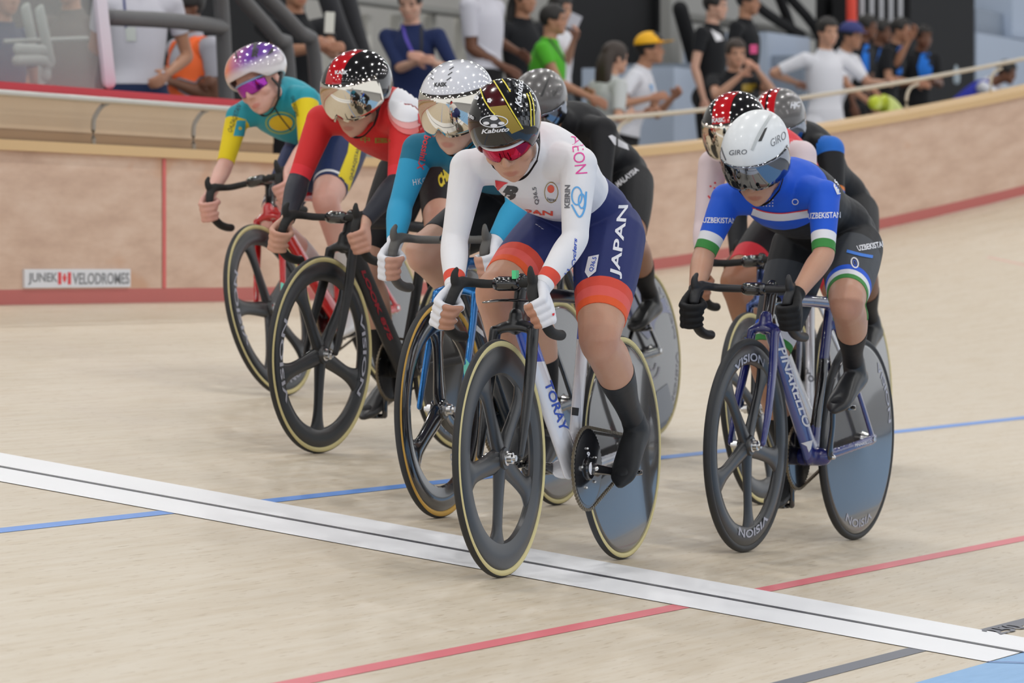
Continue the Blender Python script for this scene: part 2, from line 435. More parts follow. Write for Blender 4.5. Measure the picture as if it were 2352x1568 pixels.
    rw = wheel_disc('disc_wheel', R, (0,0,RW), side) if rear == 'disc' else wheel_spoked('spoked_wheel', R, (0,0,RW), rear[1], rear[2], rear[3], side, wheel_m)
    # cockpit
    bc = A(barc, float); hx = .787-.2756/.961*(bc[2]-headz)
    sm = MB(); sm.add(*loft([(.787,0,headz+.003),(hx,0,bc[2]+.012)], [.019,.018], ref=(0,1,0), n=14))
    sm.add(*loft([(hx-.008,0,bc[2]),(bc[0]-.03,0,bc[2]),(bc[0]-.004,0,bc[2])], [(.019,.018),(.017,.016),(.021,.02)], n=16))
    sm.add(*loft([(bc[0],-.024,bc[2]),(bc[0],.024,bc[2])], [.021,.021], ref=(1,0,0), n=16))
    smo = sm.build('stem', CARBON_G, R)
    for yy in (-.014, .014): MB().add(*loft([(bc[0]+.018,yy,bc[2]+.012),(bc[0]+.022,yy,bc[2]+.014)], [.004,.004], n=8)).build('clamp_bolt', STEEL, smo)
    hb = MB(); grips = {}
    for s in (-1, 1):
        P = bar_path(bc, hy, dy, s, steer)
        hb.add(*loft(P, [(.0125,.0135)]+[(.0125,.013)]+[(.013,.0155)]*2+[(.0155,.0165)]*6+[(.0155,.0155)]*2, ref=(0,0,1), n=14, k=3))
        h = A(P[5]); hb.add(*loft([A(P[4])+[0,0,.004], h+[.006,0,.012], h+[.018,0,.034], h+[.01,-s*.004,.05]], [(.013,.014),(.014,.017),(.011,.012),(.007,.008)], n=12))
        grips[s] = (A(P[7])*.75+A(P[8])*.25+A([-.003,0,-.004]), nrm(A(P[6])-A(P[8])))
    hbm, V, E = voxel(hb, .0035, 2); setco(hbm, V); hbm.materials.append(bar_m); hbm.name = 'handlebar'; hbm.polygons.foreach_set('use_smooth', [True]*len(hbm.polygons)); hbo = link('handlebar', hbm, R)
    # seat
    sp = MB().add(*loft([(.255,0,headz+.02),(seat[0]+.02,0,seat[1]-.03)], [(.012,.022)]*2, n=14)).build('seatpost', CARBON, R)
    sd = MB(); sx, sz = seat
    sd.add(*loft([(sx-.13,0,sz+.004),(sx-.09,0,sz+.002),(sx-.02,0,sz-.002),(sx+.06,0,sz-.004),(sx+.13,0,sz-.012)], [(.055,.016),(.066,.02),(.042,.018),(.022,.015),(.015,.01)], ref=(0,1,0), n=16)).build('saddle', mat('saddle_black', (.012,.012,.013), rough=.45), R)
    # drivetrain
    dy_ = drive*.046
    cs = MB(); nt = 58; prof = []
    for i in range(nt*2):
        a = math.pi*i/nt; prof.append((BBx+math.cos(a)*(ring-(.005 if i % 2 else 0)), BBz+math.sin(a)*(ring-(.005 if i % 2 else 0))))
    inner = [(BBx+math.cos(math.pi*i/nt)*(ring-.014), BBz+math.sin(math.pi*i/nt)*(ring-.014)) for i in range(nt*2)]
    ch = MB(); V, Fc = prism(prof, dy_-.0015, dy_+.0015); ch.add(V, Fc)
    V, Fc, ms = lathe([(.0,-.004),(ring*.66,-.003),(ring-.012,-.0025),(ring-.012,.0025),(ring*.66,.003),(.0,.004)], c=(BBx,dy_,BBz), n=48, closed=False); ch.add(V, Fc)
    V, Fc, ms = lathe([(0,-.008),(.03,-.008),(.034,-.004),(.034,.004),(.03,.008),(0,.008)], c=(BBx,dy_+drive*.004,BBz), n=32, closed=False); ch.add(V, Fc)
    cho = ch.build('chainring', CARBON_G, R)
    for i in range(5):
        a = rad(crank+36+72*i); MB().add(*loft([(BBx+.06*math.cos(a),dy_+drive*.003,BBz+.06*math.sin(a)),(BBx+.06*math.cos(a),dy_+drive*.006,BBz+.06*math.sin(a))], [.004,.004], ref=(1,0,0), n=8)).build('chainring_bolt', STEEL, cho)
    # chain: round ring and sprocket
    r1, r2, Dx, Dz = ring+.001, .031, -BBx, RW-BBz
    dd = math.hypot(Dx, Dz); base = math.atan2(Dz, Dx); al = math.acos((r1-r2)/dd)
    pts = []
    a0, a1 = base+al, base+2*math.pi-al
    k = int(r1*(a1-a0)/.0064)
    for i in range(k+1): a = a0+(a1-a0)*i/k; pts.append((BBx+r1*math.cos(a), BBz+r1*math.sin(a)))
    q0 = pts[-1]; q1 = (r2*math.cos(base-al), RW+r2*math.sin(base-al)); ks = int(math.dist(q0, q1)/.0064)
    pts += [(q0[0]+(q1[0]-q0[0])*i/ks, q0[1]+(q1[1]-q0[1])*i/ks) for i in range(1, ks)]
    k = 14
    for i in range(k+1): a = base-al+(2*al)*i/k; pts.append((r2*math.cos(a), RW+r2*math.sin(a)))
    q0 = pts[-1]; q1 = pts[0]; pts += [(q0[0]+(q1[0]-q0[0])*i/ks, q0[1]+(q1[1]-q0[1])*i/ks) for i in range(1, ks)]
    cm = MB(); n = len(pts)
    for i in range(n):
        p, q = A(pts[i]), A(pts[(i+1) % n]); c = (p+q)/2; d = q-p; l = np.linalg.norm(d); d = d/(l+1e-9)
        hw = .0042 if i % 2 else .0028
        cm.add(*box((c[0], dy_, c[1]), (l*.55, hw, .0042 if i % 2 else .0036), ax=[(d[0],0,d[1]),(0,1,0),(-d[1],0,d[0])]))
    cm.build('chain', CHAIN, R, smooth=False)
    V, Fc, ms = lathe([(.0,-.002),(.03,-.002),(.03,.002),(0,.002)], c=(0,dy_,RW), n=26, closed=False); MB().add(V, Fc).build('sprocket', STEEL, R)
    ped = {}
    for s in (-1, 1):
        a = rad(crank+(0 if s > 0 else 180)); d = A([math.cos(a), 0, math.sin(a)]); t = A([-math.sin(a), 0, math.cos(a)])
        y0, y1 = s*.062, s*.078
        e = A([BBx, 0, BBz])+d*.165
        ca = MB().add(*loft([A([BBx,y0,BBz]), A([BBx,y0,BBz])+d*.03, A([BBx,y1-s*.004,BBz])+d*.1, A([BBx,y1,BBz])+d*.165], [(.018,.01),(.016,.0095),(.0125,.008),(.014,.0085)], ref=t, n=14)).build('crank_arm', CARBON_G, R)
        MB().add(*loft([A([BBx,y0+s*.009,BBz]), A([BBx,y0+s*.011,BBz])], [.008,.008], ref=(1,0,0), n=12)).build('crank_bolt', STEEL, ca)
        pp = e+A([0, s*.118, 0])
        pe = MB().add(*loft([e+[0,y1,0], e+[0,s*.15,0]], [.006,.006], ref=(1,0,0), n=10))
        pe.add(*box(pp-[0,0,.001], (.036,.027,.0085))).build('pedal', CARBON_G, R, bevel=.003)
        ped[s] = pp
    return dict(root=R, fr=fr, grips=grips, pedals=ped, frame=fo, fork=fko, fw=fw, rw=rw, bar=hbo, ring=cho, barc=bc)
# ------------------------------------------------------------------ people
def ik(a, b, l1, l2, pole):
    a, b = A(a, float), A(b, float); d = b-a; L = np.linalg.norm(d); n = d/L
    L = min(L, (l1+l2)*.9995); x = (l1*l1-l2*l2+L*L)/(2*L); h = math.sqrt(max(l1*l1-x*x, 1e-8))
    p = A(pole, float); p = nrm(p-n*(p@n)); return a+n*x+p*h
def head_axes(yaw, pitch, roll=0, base=None):
    """axes (forward, left, up) for a head looking along +x, yaw to the left, pitch down"""
    cy, sy, cp, sp = math.cos(rad(yaw)), math.sin(rad(yaw)), math.cos(rad(pitch)), math.sin(rad(pitch))
    f = A([cp*cy, cp*sy, -sp]); l = A([-sy, cy, 0]); u = np.cross(f, l)
    cr, sr = math.cos(rad(roll)), math.sin(rad(roll))
    l, u = l*cr+u*sr, u*cr-l*sr
    X = A([f, l, u]); return X if base is None else X@A(base)
HEAD = [(-.118,.060,.010,.012),(-.110,.055,.028,.027),(-.094,.046,.045,.043),(-.072,.033,.060,.056),(-.045,.018,.075,.063),(-.02,.008,.085,.066),(.0,.002,.088,.070),(.02,-.002,.0935,.0735),(.045,-.006,.095,.075),(.07,-.009,.086,.069),(.092,-.011,.066,.053),(.107,-.012,.038,.031),(.113,-.012,.012,.01)]
def add_head(mb, c, X, k=1.0, neck=None, fem=True, nose=1.0):
    c = A(c, float); W = lambda x, y, z: c+(X[0]*x+X[1]*y+X[2]*z)*k
    P = [W(cx, 0, z) for z, cx, a, b in HEAD]; V = []; n = 28
    # own ring builder: rounder at the back, flatter at the face
    for z, cx, a, b in HEAD:
        for j in range(n):
            t = 2*math.pi*j/n; co, si = math.cos(t), math.sin(t)
            e = 2.0 if co < 0 else 2.35
            V.append(W(cx+a*math.copysign(abs(co)**(2/e), co), b*math.copysign(abs(si)**(2/e), si), z))
    m = len(HEAD); Fc = [(i*n+j, i*n+(j+1)%n, (i+1)*n+(j+1)%n, (i+1)*n+j) for i in range(m-1) for j in range(n)]
    Fc += [tuple(range(n))[::-1], tuple((m-1)*n+j for j in range(n))]
    mb.add(V, Fc)
    L = lambda pts, r, **kw: mb.add(*loft([W(*p) for p in pts], [tuple(q*k for q in (x if isinstance(x, tuple) else (x, x))) for x in r], ref=X[1], **kw))
    L([(.080,0,.012),(.090,0,-.008),(.101,0,-.028),(.106,0,-.038)], [(.0085,.011),(.0085,.012),(.010,.0125),(.0115,.0105)], n=12)      # nose
    for s in (-1, 1):
        mb.add(*ellip(W(.094, s*.0115, -.043), (.0085*k,.0075*k,.0068*k), X))                      # wings
        mb.add(*ellip(W(.055, s*.043, -.036), (.029*k,.024*k,.026*k), X))                          # cheeks
        mb.add(*ellip(W(.079, s*.032, .022), (.012*k,.024*k,.008*k), X))                           # brow
        mb.add(*ellip(W(-.008, s*.076, -.014), (.017*k,.006*k,.030*k), X))                         # ears
        mb.add(*ellip(W(.005, s*.052, -.062), (.035*k,.012*k,.028*k), X))                          # jaw
    L([(.078,-.023,-.0745),(.0905,-.012,-.0715),(.0935,0,-.0725),(.0905,.012,-.0715),(.078,.023,-.0745)], [(.004,.0035),(.005,.0048),(.0045,.0045),(.005,.0048),(.004,.0035)], n=10)
    L([(.078,-.021,-.0775),(.089,-.010,-.0825),(.0915,0,-.084),(.089,.010,-.0825),(.078,.021,-.0775)], [(.004,.0035),(.006,.0052),(.006,.0056),(.006,.0052),(.004,.0035)], n=10)
    mb.add(*ellip(W(.076, 0, -.106), (.014*k,.018*k,.012*k), X))                                    # chin
    if neck is not None:
        nb = A(neck, float)
        mb.add(*loft([nb, (nb+W(-.02,0,-.07))/2+X[0]*.004, W(-.018,0,-.055), W(-.02,0,-.01)], [(.066*k,.060*k),(.053*k,.055*k),(.052*k,.056*k),(.05*k,.05*k)], ref=X[1], n=18))
def add_hand(mb, G, a, o, f, s, wrist, rb=.016, k=1.0, spread=1.0):
    """fist closed round a bar: a along the bar (index end), o outward, f forward. returns finger polylines"""
    G = A(G, float); D = lambda th, r: (o*math.cos(rad(th))+f*math.sin(rad(th)))*r
    lines = []; W_ = A(wrist, float)
    kn = [G+a*z+D(th, rb+.021) for z, th in ((.034,22),(.012,18),(-.010,18),(-.030,24))]
    mid = sum(kn)/4
    # palm: one slab per metacarpal, from the wrist to the knuckle
    for i, q in enumerate(kn):
        st = W_+a*(.016-.011*i)*1.0
        mb.add(*loft([st, (st+q)/2+o*.004, q], [(.0115*k,.0125*k),(.0125*k,.0115*k),(.0108*k,.0108*k)], ref=a, n=12))
    mb.add(*loft([W_, W_*.5+G*.5+o*.012-f*.004, G+D(-20, rb+.014)], [(.019*k,.016*k),(.03*k,.014*k),(.034*k,.011*k)], ref=a, n=16))
    for i, (z, q) in enumerate(zip((.034,.012,-.010,-.030), kn)):
        r = (.0092,.0095,.0092,.0082)[i]*k; ro = rb+r+.0015
        P = [q, G+a*(z*.98)+D(78, ro+.006), G+a*(z*.95)+D(128, ro+.001), G+a*(z*.93)+D(172-(i == 3)*8, ro-.0)]
        mb.add(*loft(P, [r*1.08, r*1.02, r*.95, r*.82], ref=a, n=12, k=3)); lines.append(P)
    T0 = W_*.55+G*.45-o*.012-f*.012
    P = [T0, G+D(-128, rb+.018)+a*.026, G+D(-172, rb+.014)+a*.030, G+D(-222, rb+.011)+a*.016]
    mb.add(*loft(P, [.0135*k, .012*k, .0105*k, .0085*k], ref=a, n=12, k=3)); lines.append(P)
    return lines
def nearest(V, limbs):
    """limb id and position along the limb for every vertex"""
    best = np.full(len(V), 1e9); lid = np.zeros(len(V), int); uu = np.zeros(len(V))
    for k, (P, r) in limbs:
        P = A(P, float); us = []; pts = []; rr = []
        for i in range(len(P)-1):
            m = max(2, int(np.linalg.norm(P[i+1]-P[i])/.012))
            for j in range(m+(i == len(P)-2)):
                t = j/m; pts.append(P[i]*(1-t)+P[i+1]*t); us.append(i+t); rr.append(r[i]*(1-t)+r[i+1]*t)
        pts = A(pts); us = A(us); rr = A(rr)
        for c in range(0, len(V), 20000):
            d = np.linalg.norm(V[c:c+20000, None]-pts[None], axis=2)/rr[None]; j = d.argmin(1); m = d[np.arange(len(j)), j]
            w = m < best[c:c+20000]; best[c:c+20000][w] = m[w]; lid[c:c+20000][w] = k; uu[c:c+20000][w] = us[j[w]]
    return lid, uu
TOR, HD, ARML, ARMR, HANL, HANR, LEGL, LEGR, FOOL, FOOR, NECK = range(11)
def build_body(J, skin, name_root, vox=.005, female=True, k=1.0, hands=True, feet=True, tint=None, arm_r=1.0, leg_r=1.0, tor_r=1.0, head_k=1.0, nose=1.0, neck_r=1.0):
    """J: joints in the parent's axes. One continuous skin from head to feet."""
    mb = MB(); g = lambda n: A(J[n], float)
    up = nrm(g('chest')-g('pelvis')); lat = nrm(g('shL')-g('shR')); 
    R = tor_r
    mb.add(*loft([g('pelvis')-up*.05, g('pelvis')+up*.03, g('waist'), g('ribs'), g('chest'), g('neck')-up*.01], [(.135*R,.10*R),(.148*R,.105*R),(.122*R,.092*R),(.138*R,.116*R),(.142*R,.113*R),(.075,.062)], ref=lat, n=24, k=3))
    limbs = [(TOR, ([g('pelvis'), g('waist'), g('ribs'), g('chest'), g('neck')], [.13*R,.12*R,.13*R,.14*R,.07]))]
    X = J['headX']; hc = g('head')
    add_head(mb, hc, X, head_k, g('neck'), female, nose)
    limbs.append((HD, ([hc+X[2]*.08, hc, hc+X[2]*-.06+X[0]*.03], [.08,.08,.07]))); limbs.append((NECK, ([g('neck')+(hc-g('neck'))*.15, hc-X[2]*.07-X[0]*.02], [.06,.052])))
    for sd, s in (('L', 1), ('R', -1)):
        sh, el, wr = g('sh'+sd), g('el'+sd), g('wr'+sd); ar = arm_r
        a1 = sh*.5+el*.5; f1 = el*.72+wr*.28; f2 = el*.35+wr*.65
        mb.add(*loft([g('chest')*.6+sh*.4, sh*.8+g('chest')*.2+up*.0, sh], [(.058,.062),(.056,.054),(.05*ar,.05*ar)], ref=up, n=16))
        mb.add(*ellip(sh, (.053*ar,)*3))
        mb.add(*loft([sh, sh*.78+el*.22, a1, el*.88+sh*.12, el, f1, f2, wr], [(.05*ar,.05*ar),(.0485*ar,.049*ar),(.043*ar,.044*ar),(.037*ar,.038*ar),(.0365*ar,.0375*ar),(.038*ar,.039*ar),(.031*ar,.031*ar),(.0235*ar,.0265*ar)], ref=lat, n=16, k=3))
        limbs.append((ARML if s > 0 else ARMR, ([sh, el, wr], [.05,.038,.026])))
        if hands:
            G, ax, o, f = J['grip'+sd]
            if callable(J.get('handfn')): lines = J['handfn'](mb, sd, G, ax, o, f, s, wr)
            else: lines = add_hand(mb, G, ax, o, f, s, wr, k=k)
            limbs.append((HANL if s > 0 else HANR, ([wr*.8+G*.2, A(lines[0][0])*.35+A(lines[3][0])*.65], [.02,.02])))
            for P in lines: limbs.append((HANL if s > 0 else HANR, (P, [.011]*len(P))))
        hp, kn, an = g('hip'+sd), g('kn'+sd), g('an'+sd); lr = leg_r
        bk = J.get('back', A([-1, 0, 0])); d2 = nrm(an-kn); bk2 = nrm(A(bk)-d2*(A(bk)@d2))
        c1 = kn*.72+an*.28+bk2*.013; c2 = kn*.45+an*.55+bk2*.008
        th = [hp, hp*.72+kn*.28, hp*.42+kn*.58, hp*.15+kn*.85, kn, kn*.88+an*.12+bk2*.002, c1, c2, kn*.2+an*.8, an]
        lr2 = [(.098,.098),(.092,.094),(.079,.083),(.063,.066),(.0555,.057),(.052,.055),(.0545,.0595),(.048,.052),(.034,.037),(.031,.036)]
        mb.add(*loft(th, [(a*lr, b*lr) for a, b in lr2], ref=lat, n=18, k=3))
        mb.add(*ellip(kn+nrm(hp-an)*.0-bk2*.012, (.045*lr,.045*lr,.05*lr)))
        gl = hp*.65+g('pelvis')*.35+nrm(A(J.get('rear', bk)))*.045
        mb.add(*ellip(gl, (.098*R,.09*R,.10*R)))
        limbs.append((LEGL if s > 0 else LEGR, ([hp, kn, an], [.095*lr,.06*lr,.036*lr])))
        if feet:
            hl, to = g('heel'+sd), g('toe'+sd)
            mb.add(*loft([an, an*.4+hl*.6], [.031,.024], ref=lat, n=12)); mb.add(*loft([hl*.95+to*.05, hl*.6+to*.4, hl*.3+to*.7, to], [(.024,.024),(.028,.026),(.034,.018),(.026,.012)], ref=lat, n=14))
            limbs.append((FOOL if s > 0 else FOOR, ([hl, to], [.03,.03])))
    m2, V, E = voxel(mb, vox, 0)
    lid, uu = nearest(V, limbs)
    w = np.ones(len(V)); w[np.isin(lid, (HD,))] = .25; w[np.isin(lid, (HANL, HANR))] = .25
    V = lapl(V, E, int(round(8*(.005/vox))), .5, w)
    setco(m2, V)
    return finish_body(m2, V, E, limbs, J, skin, head_k)
def finish_body(m2, V, E, limbs, J, skin, head_k):
    lid, uu = nearest(V, limbs); X = J['headX']; H = (V-A(J['head']))@X.T/head_k
    fl = np.zeros(len(V)); hm = lid == HD
    d = ((H-A([.09,0,-.078]))/A([.02,.024,.0105])); q = (d**2).sum(1); fl[hm] = np.maximum(fl[hm], .6*np.clip(1.6-q[hm]*1.3, 0, 1))
    d = ((H-A([.075,.045,-.035]))/A([.03,.02,.02])); fl = np.maximum(fl, np.where(hm, .18*np.exp(-(d**2).sum(1)), 0))
    d = ((H-A([.075,-.045,-.035]))/A([.03,.02,.02])); fl = np.maximum(fl, np.where(hm, .18*np.exp(-(d**2).sum(1)), 0))
    for sd in 'LR':
        q = ((V-A(J['kn'+sd]))**2).sum(1)/.06**2; fl = np.maximum(fl, .30*np.exp(-q))
        q = ((V-A(J['el'+sd]))**2).sum(1)/.04**2; fl = np.maximum(fl, .2*np.exp(-q))
    fl[np.isin(lid, (HANL, HANR))] += .2
    m2.materials.append(skin)
    m2.polygons.foreach_set('use_smooth', [True]*len(m2.polygons)); m2.polygons.foreach_set('material_index', [0]*len(m2.polygons))
    at_ = m2.attributes.new('flush', 'FLOAT', 'POINT'); at_.data.foreach_set('value', fl)
    return dict(me=m2, V=V, limbs=limbs, J=J, lid=lid, uu=uu)
def limb_plane(J, limb, u):
    """point and direction along a limb at position u (0 hip/shoulder, 1 knee/elbow, 2 ankle/wrist)"""
    n = {LEGL: ('hipL','knL','anL'), LEGR: ('hipR','knR','anR'), ARML: ('shL','elL','wrL'), ARMR: ('shR','elR','wrR')}[limb]
    P = [A(J[q], float) for q in n]; i = 0 if u < 1 else 1; t = u-i
    return P[i]*(1-t)+P[i+1]*t, nrm(P[i+1]-P[i])
def vnormals(me):
    n = np.empty(len(me.vertices)*3); me.vertices.foreach_get('normal', n) if hasattr(me.vertices[0], 'normal') else None
    return n.reshape(-1, 3)
def dress(B, name, parent, mats, fn, cuts, off=.002, need=None, thick=.003, smooth_edges=True):
    """clothing: the covered part of the skin, moved outward, trimmed cleanly at hems. fn(limb, u, P)-> material index array (-1 = bare)
       cuts: list of (limb ids, point, normal)"""
    me0 = B['me']; lid = B['lid']; V = B['V']; nf = len(me0.polygons)
    Fv = np.empty(len(me0.loops), int); me0.loops.foreach_get('vertex_index', Fv)
    ls = np.empty(nf, int); me0.polygons.foreach_get('loop_start', ls); lt = np.empty(nf, int); me0.polygons.foreach_get('loop_total', lt)
    ok = np.isin(lid, list(need)) if need else np.ones(len(V), bool)
    fk = ok[Fv[ls]]; used = np.zeros(len(V), bool)
    faces = [Fv[a:a+n] for a, n in zip(ls[fk].tolist(), lt[fk].tolist())]
    used[np.concatenate(faces)] = True; ren = np.cumsum(used)-1
    nv = vnormals(me0)[used]; Vs = V[used]; lids = lid[used]; us = B['uu'][used]
    bm = bmesh.new(); lay = bm.verts.layers.int.new('lid'); lu = bm.verts.layers.float.new('u'); ln = bm.verts.layers.float_vector.new('n')
    bv = []
    for co, l, u, n in zip(Vs.tolist(), lids.tolist(), us.tolist(), nv.tolist()):
        v = bm.verts.new(co); v[lay] = l; v[lu] = u; v[ln] = n; bv.append(v)
    for f in faces: bm.faces.new([bv[ren[i]] for i in f])
    bm.faces.ensure_lookup_table(); bm.verts.ensure_lookup_table()
    if cuts:
        for ids, p, n in cuts:
            ids = set(ids); n = nrm(n); p = A(p); n0, n1, n2 = n.tolist(); p0 = float(p@n)
            gf = []
            for f in bm.faces:
                v = f.verts[0]
                if v[lay] in ids:
                    c = v.co
                    if abs(c[0]*n0+c[1]*n1+c[2]*n2-p0) < .02: gf.append(f)
            ge = {e for f in gf for e in f.edges}; gv = {v for f in gf for v in f.verts}
            bmesh.ops.bisect_plane(bm, geom=list(gv)+list(ge)+gf, plane_co=p, plane_no=n, dist=1e-5)
    bm.faces.ensure_lookup_table(); bm.verts.ensure_lookup_table(); bm.verts.index_update()
    C = A([f.calc_center_median()[:] for f in bm.faces])
    l2 = A([sorted(v[lay] for v in f.verts)[len(f.verts)//2] for f in bm.faces]); u2 = []
    for f, l_ in zip(bm.faces, l2.tolist()):
        q = [v[lu] for v in f.verts if v[lay] == l_]; u2.append(sum(q)/len(q))
    u2 = A(u2)
    mi = fn(l2, u2, C)
    dead = [f for f, m in zip(bm.faces, mi.tolist()) if m < 0]
    for f, m in zip(bm.faces, mi.tolist()):
        f.material_index = max(m, 0)
    nor = {v: Vector(v[ln]).normalized() for v in bm.verts}
    bmesh.ops.delete(bm, geom=dead, context='FACES')
    for v in bm.verts: v.co += nor.get(v, v.normal)*off
    if thick:
        be = [e for e in bm.edges if len(e.link_faces) == 1]
        if be:
            vv = {v: nor[v] for e in be for v in e.verts if v in nor}
            r = bmesh.ops.extrude_edge_only(bm, edges=be)
            old = list(vv.items())
            import mathutils
            kd = mathutils.kdtree.KDTree(len(old))
            for i, (v, n) in enumerate(old): kd.insert(v.co, i)
            kd.balance()
            for g in r['geom']:
                if isinstance(g, bmesh.types.BMVert):
                    co, i, d = kd.find(g.co); g.co = g.co-old[i][1]*thick
    for f in bm.faces: f.smooth = True
    me = bpy.data.meshes.new(name)
    bm.to_mesh(me); bm.free()
    if 'flush' in me.attributes: me.attributes.remove(me.attributes['flush'])
    for k_ in ('lid', 'u', 'n'):
        if k_ in me.attributes: me.attributes.remove(me.attributes[k_])
    for m in mats: me.materials.append(m)
    return link(name, me, parent)
def foot_frame(ped, pitch, yaw=0.0):
    cp, sp = math.cos(rad(pitch)), math.sin(rad(pitch)); cy, sy = math.cos(rad(yaw)), math.sin(rad(yaw))
    d = A([cp*cy, cp*sy, -sp]); n = A([sp*cy, sp*sy, cp]); l = np.cross(n, d)
    ball = A(ped, float)+n*.02
    return dict(d=d, n=n, l=l, ball=ball, ankle=ball-d*.118+n*.088, heel=ball-d*.148+n*.030, toe=ball+d*.055+n*.016)
def make_shoe(F, parent, mats, name='shoe', high=.0, k=1.0, sole=True, vox=.0045):
    d, n, l, b = F['d'], F['n'], F['l'], F['ball']; mb = MB()
    S = [(-.168,.034,.020,.024),(-.150,.038,.031,.031),(-.115,.046,.036,.041),(-.07,.044,.037,.040),(-.02,.035,.040,.031),(.025,.027,.042,.023),(.060,.020,.036,.017),(.082,.016,.018,.011)]
    mb.add(*loft([b+d*x*k+n*(z-.014) for x, z, w, h in S], [(w*k, h*k) for x, z, w, h in S], ref=l, n=18, k=3, sup=2.3))
    mb.add(*loft([b-d*.118+n*.045, F['ankle']+n*(.0+high*.3)], [(.037,.041),(.036,.040)], ref=l, n=16))
    me, V, E = voxel(mb, vox, 4); 
    # flatten the underside
    h = (V-b)@n; fl = h < -.014; V[fl] += np.outer((-.014-h[fl])*.8, n); setco(me, V)
    for m in mats: me.materials.append(m)
    C = np.empty(len(me.polygons)*3); me.polygons.foreach_get('center', C); C = C.reshape(-1, 3); h = (C-b)@n
    if len(mats) > 1: me.polygons.foreach_set('material_index', (h < -.008).astype(int))
    me.polygons.foreach_set('use_smooth', [True]*len(me.polygons)); me.name = name
    return link(name, me, parent)
# ------------------------------------------------------------------ helmets and glasses (head axes: x face, y left, z up)
def shell(c, X, parent, name, rx=.125, rb=.135, ry=.098, rz=.118, cz=.032, rim=None, mats=None, cols=None, tail=0.0, cuts=(), n=72, m=26, th=.012, k=1.0, ridge=0.0, sup=2.15):
    """open-bottomed helmet shell; rim(az) gives the lower edge height for azimuth (0 = front)"""
    c = A(c, float); rim = rim or (lambda a: .03)
    def pt(az, v, off=0.0):
        co, si = math.cos(az), math.sin(az); zr = rim(az)
        ax = rx if co > 0 else rb
        # polar angle from the crown; ends where the surface meets the rim height
        zz = (zr-cz)/rz; zz = max(-.93, min(.93, zz)); thm = math.acos(zz); t = thm*v
        st, ct = math.sin(t), math.cos(t)
        e = 2/sup; r = abs(st)**e if st > 0 else 0
        x = (ax-off)*math.copysign(abs(co)**e, co)*r; y = (ry-off)*math.copysign(abs(si)**e, si)*r; z = (rz-off)*math.copysign(abs(ct)**1.0, ct)+cz
        if tail and co < 0:
            q = (-co)**1.6*max(0, st)**2; x -= tail*q; z -= tail*.10*q; y *= 1-.15*q*(tail > .03)
        z += ridge*math.exp(-(y/.02)**2)*st
        return c+(X[0]*x+X[1]*y+X[2]*z)*k
    bm = bmesh.new(); grid = []
    for off in (0.0, th):
        top = bm.verts.new(pt(0, 1e-4, off)); rows = [[top]*n]
        for i in range(1, m+1):
            rows.append([bm.verts.new(pt(2*math.pi*j/n, i/m, off)) for j in range(n)])
        for i in range(m):
            for j in range(n):
                j2 = (j+1) % n
                vs = (rows[i][j], rows[i+1][j], rows[i+1][j2], rows[i][j2]) if i else (top, rows[1][j], rows[1][j2])
                f = bm.faces.new(vs if off == 0 else vs[::-1]); f.smooth = True
        grid.append(rows)
    for j in range(n):
        j2 = (j+1) % n; f = bm.faces.new((grid[0][m][j2], grid[0][m][j], grid[1][m][j], grid[1][m][j2])); f.smooth = True
    for p, nn in cuts:                   # p, nn in head axes
        bmesh.ops.bisect_plane(bm, geom=bm.verts[:]+bm.edges[:]+bm.faces[:], plane_co=c+A(p)@X*k, plane_no=A(nn)@X, dist=1e-6)
    bm.normal_update()
    if cols:
        for f in bm.faces:
            q = X@(A(f.calc_center_median())-c)/k; f.material_index = cols(*q)
    me = bpy.data.meshes.new(name); bm.to_mesh(me); bm.free()
    for mm in mats: me.materials.append(mm)
    return link(name, me, parent)
def visor(c, X, parent, mats, rx=.132, ry=.103, top=.045, low=-.045, half=80, nose=.016, cz=0.0, name='visor', k=1.0, thick=.002, edge=.0, sweep=.03, bulge=.0, tint=None, cut=None, n=40, m=10):
    c = A(c, float); V = []; 
    for i in range(n+1):
        az = rad(-half+2*half*i/n); q = abs(i/n*2-1)
        zl = low+nose*math.exp(-((az)/.13)**2)*1.0+sweep*q**3; zt = top-.012*q**2
        for j in range(m+1):
            v = j/m; z = zt*(1-v)+zl*v; tap = math.sqrt(max(.2, 1-((z-.018)/.150)**2))
            V.append(c+(X[0]*rx*math.cos(az)*tap+X[1]*ry*math.sin(az)*tap+X[2]*(z+cz))*k)
    Fc = [(i*(m+1)+j, i*(m+1)+j+1, (i+1)*(m+1)+j+1, (i+1)*(m+1)+j) for i in range(n) for j in range(m)]
    mb = MB().add(V, Fc); o = mb.build(name, mats, parent, auto=False)
    md = o.modifiers.new('s', 'SOLIDIFY'); md.thickness = thick; md.offset = 0
    return o
def strap(J, parent, X, hc, pts_list, mtl, name='chin_strap', r=(.006,.0018)):
    mb = MB()
    for pts in pts_list:
        mb.add(*loft([A(hc)+A(p)@X for p in pts], [r]*len(pts), ref=X[0], n=8, k=4))
    return mb.build(name, mtl, parent)
def tube_obj(name, pts, r, mtl, parent=None, n=12, k=3, ref=(0,0,1), M=None):
    return MB().add(*loft(pts, [r]*len(pts) if np.isscalar(r) or isinstance(r, tuple) else r, ref=ref, n=n, k=k)).build(name, mtl, parent, M=M)
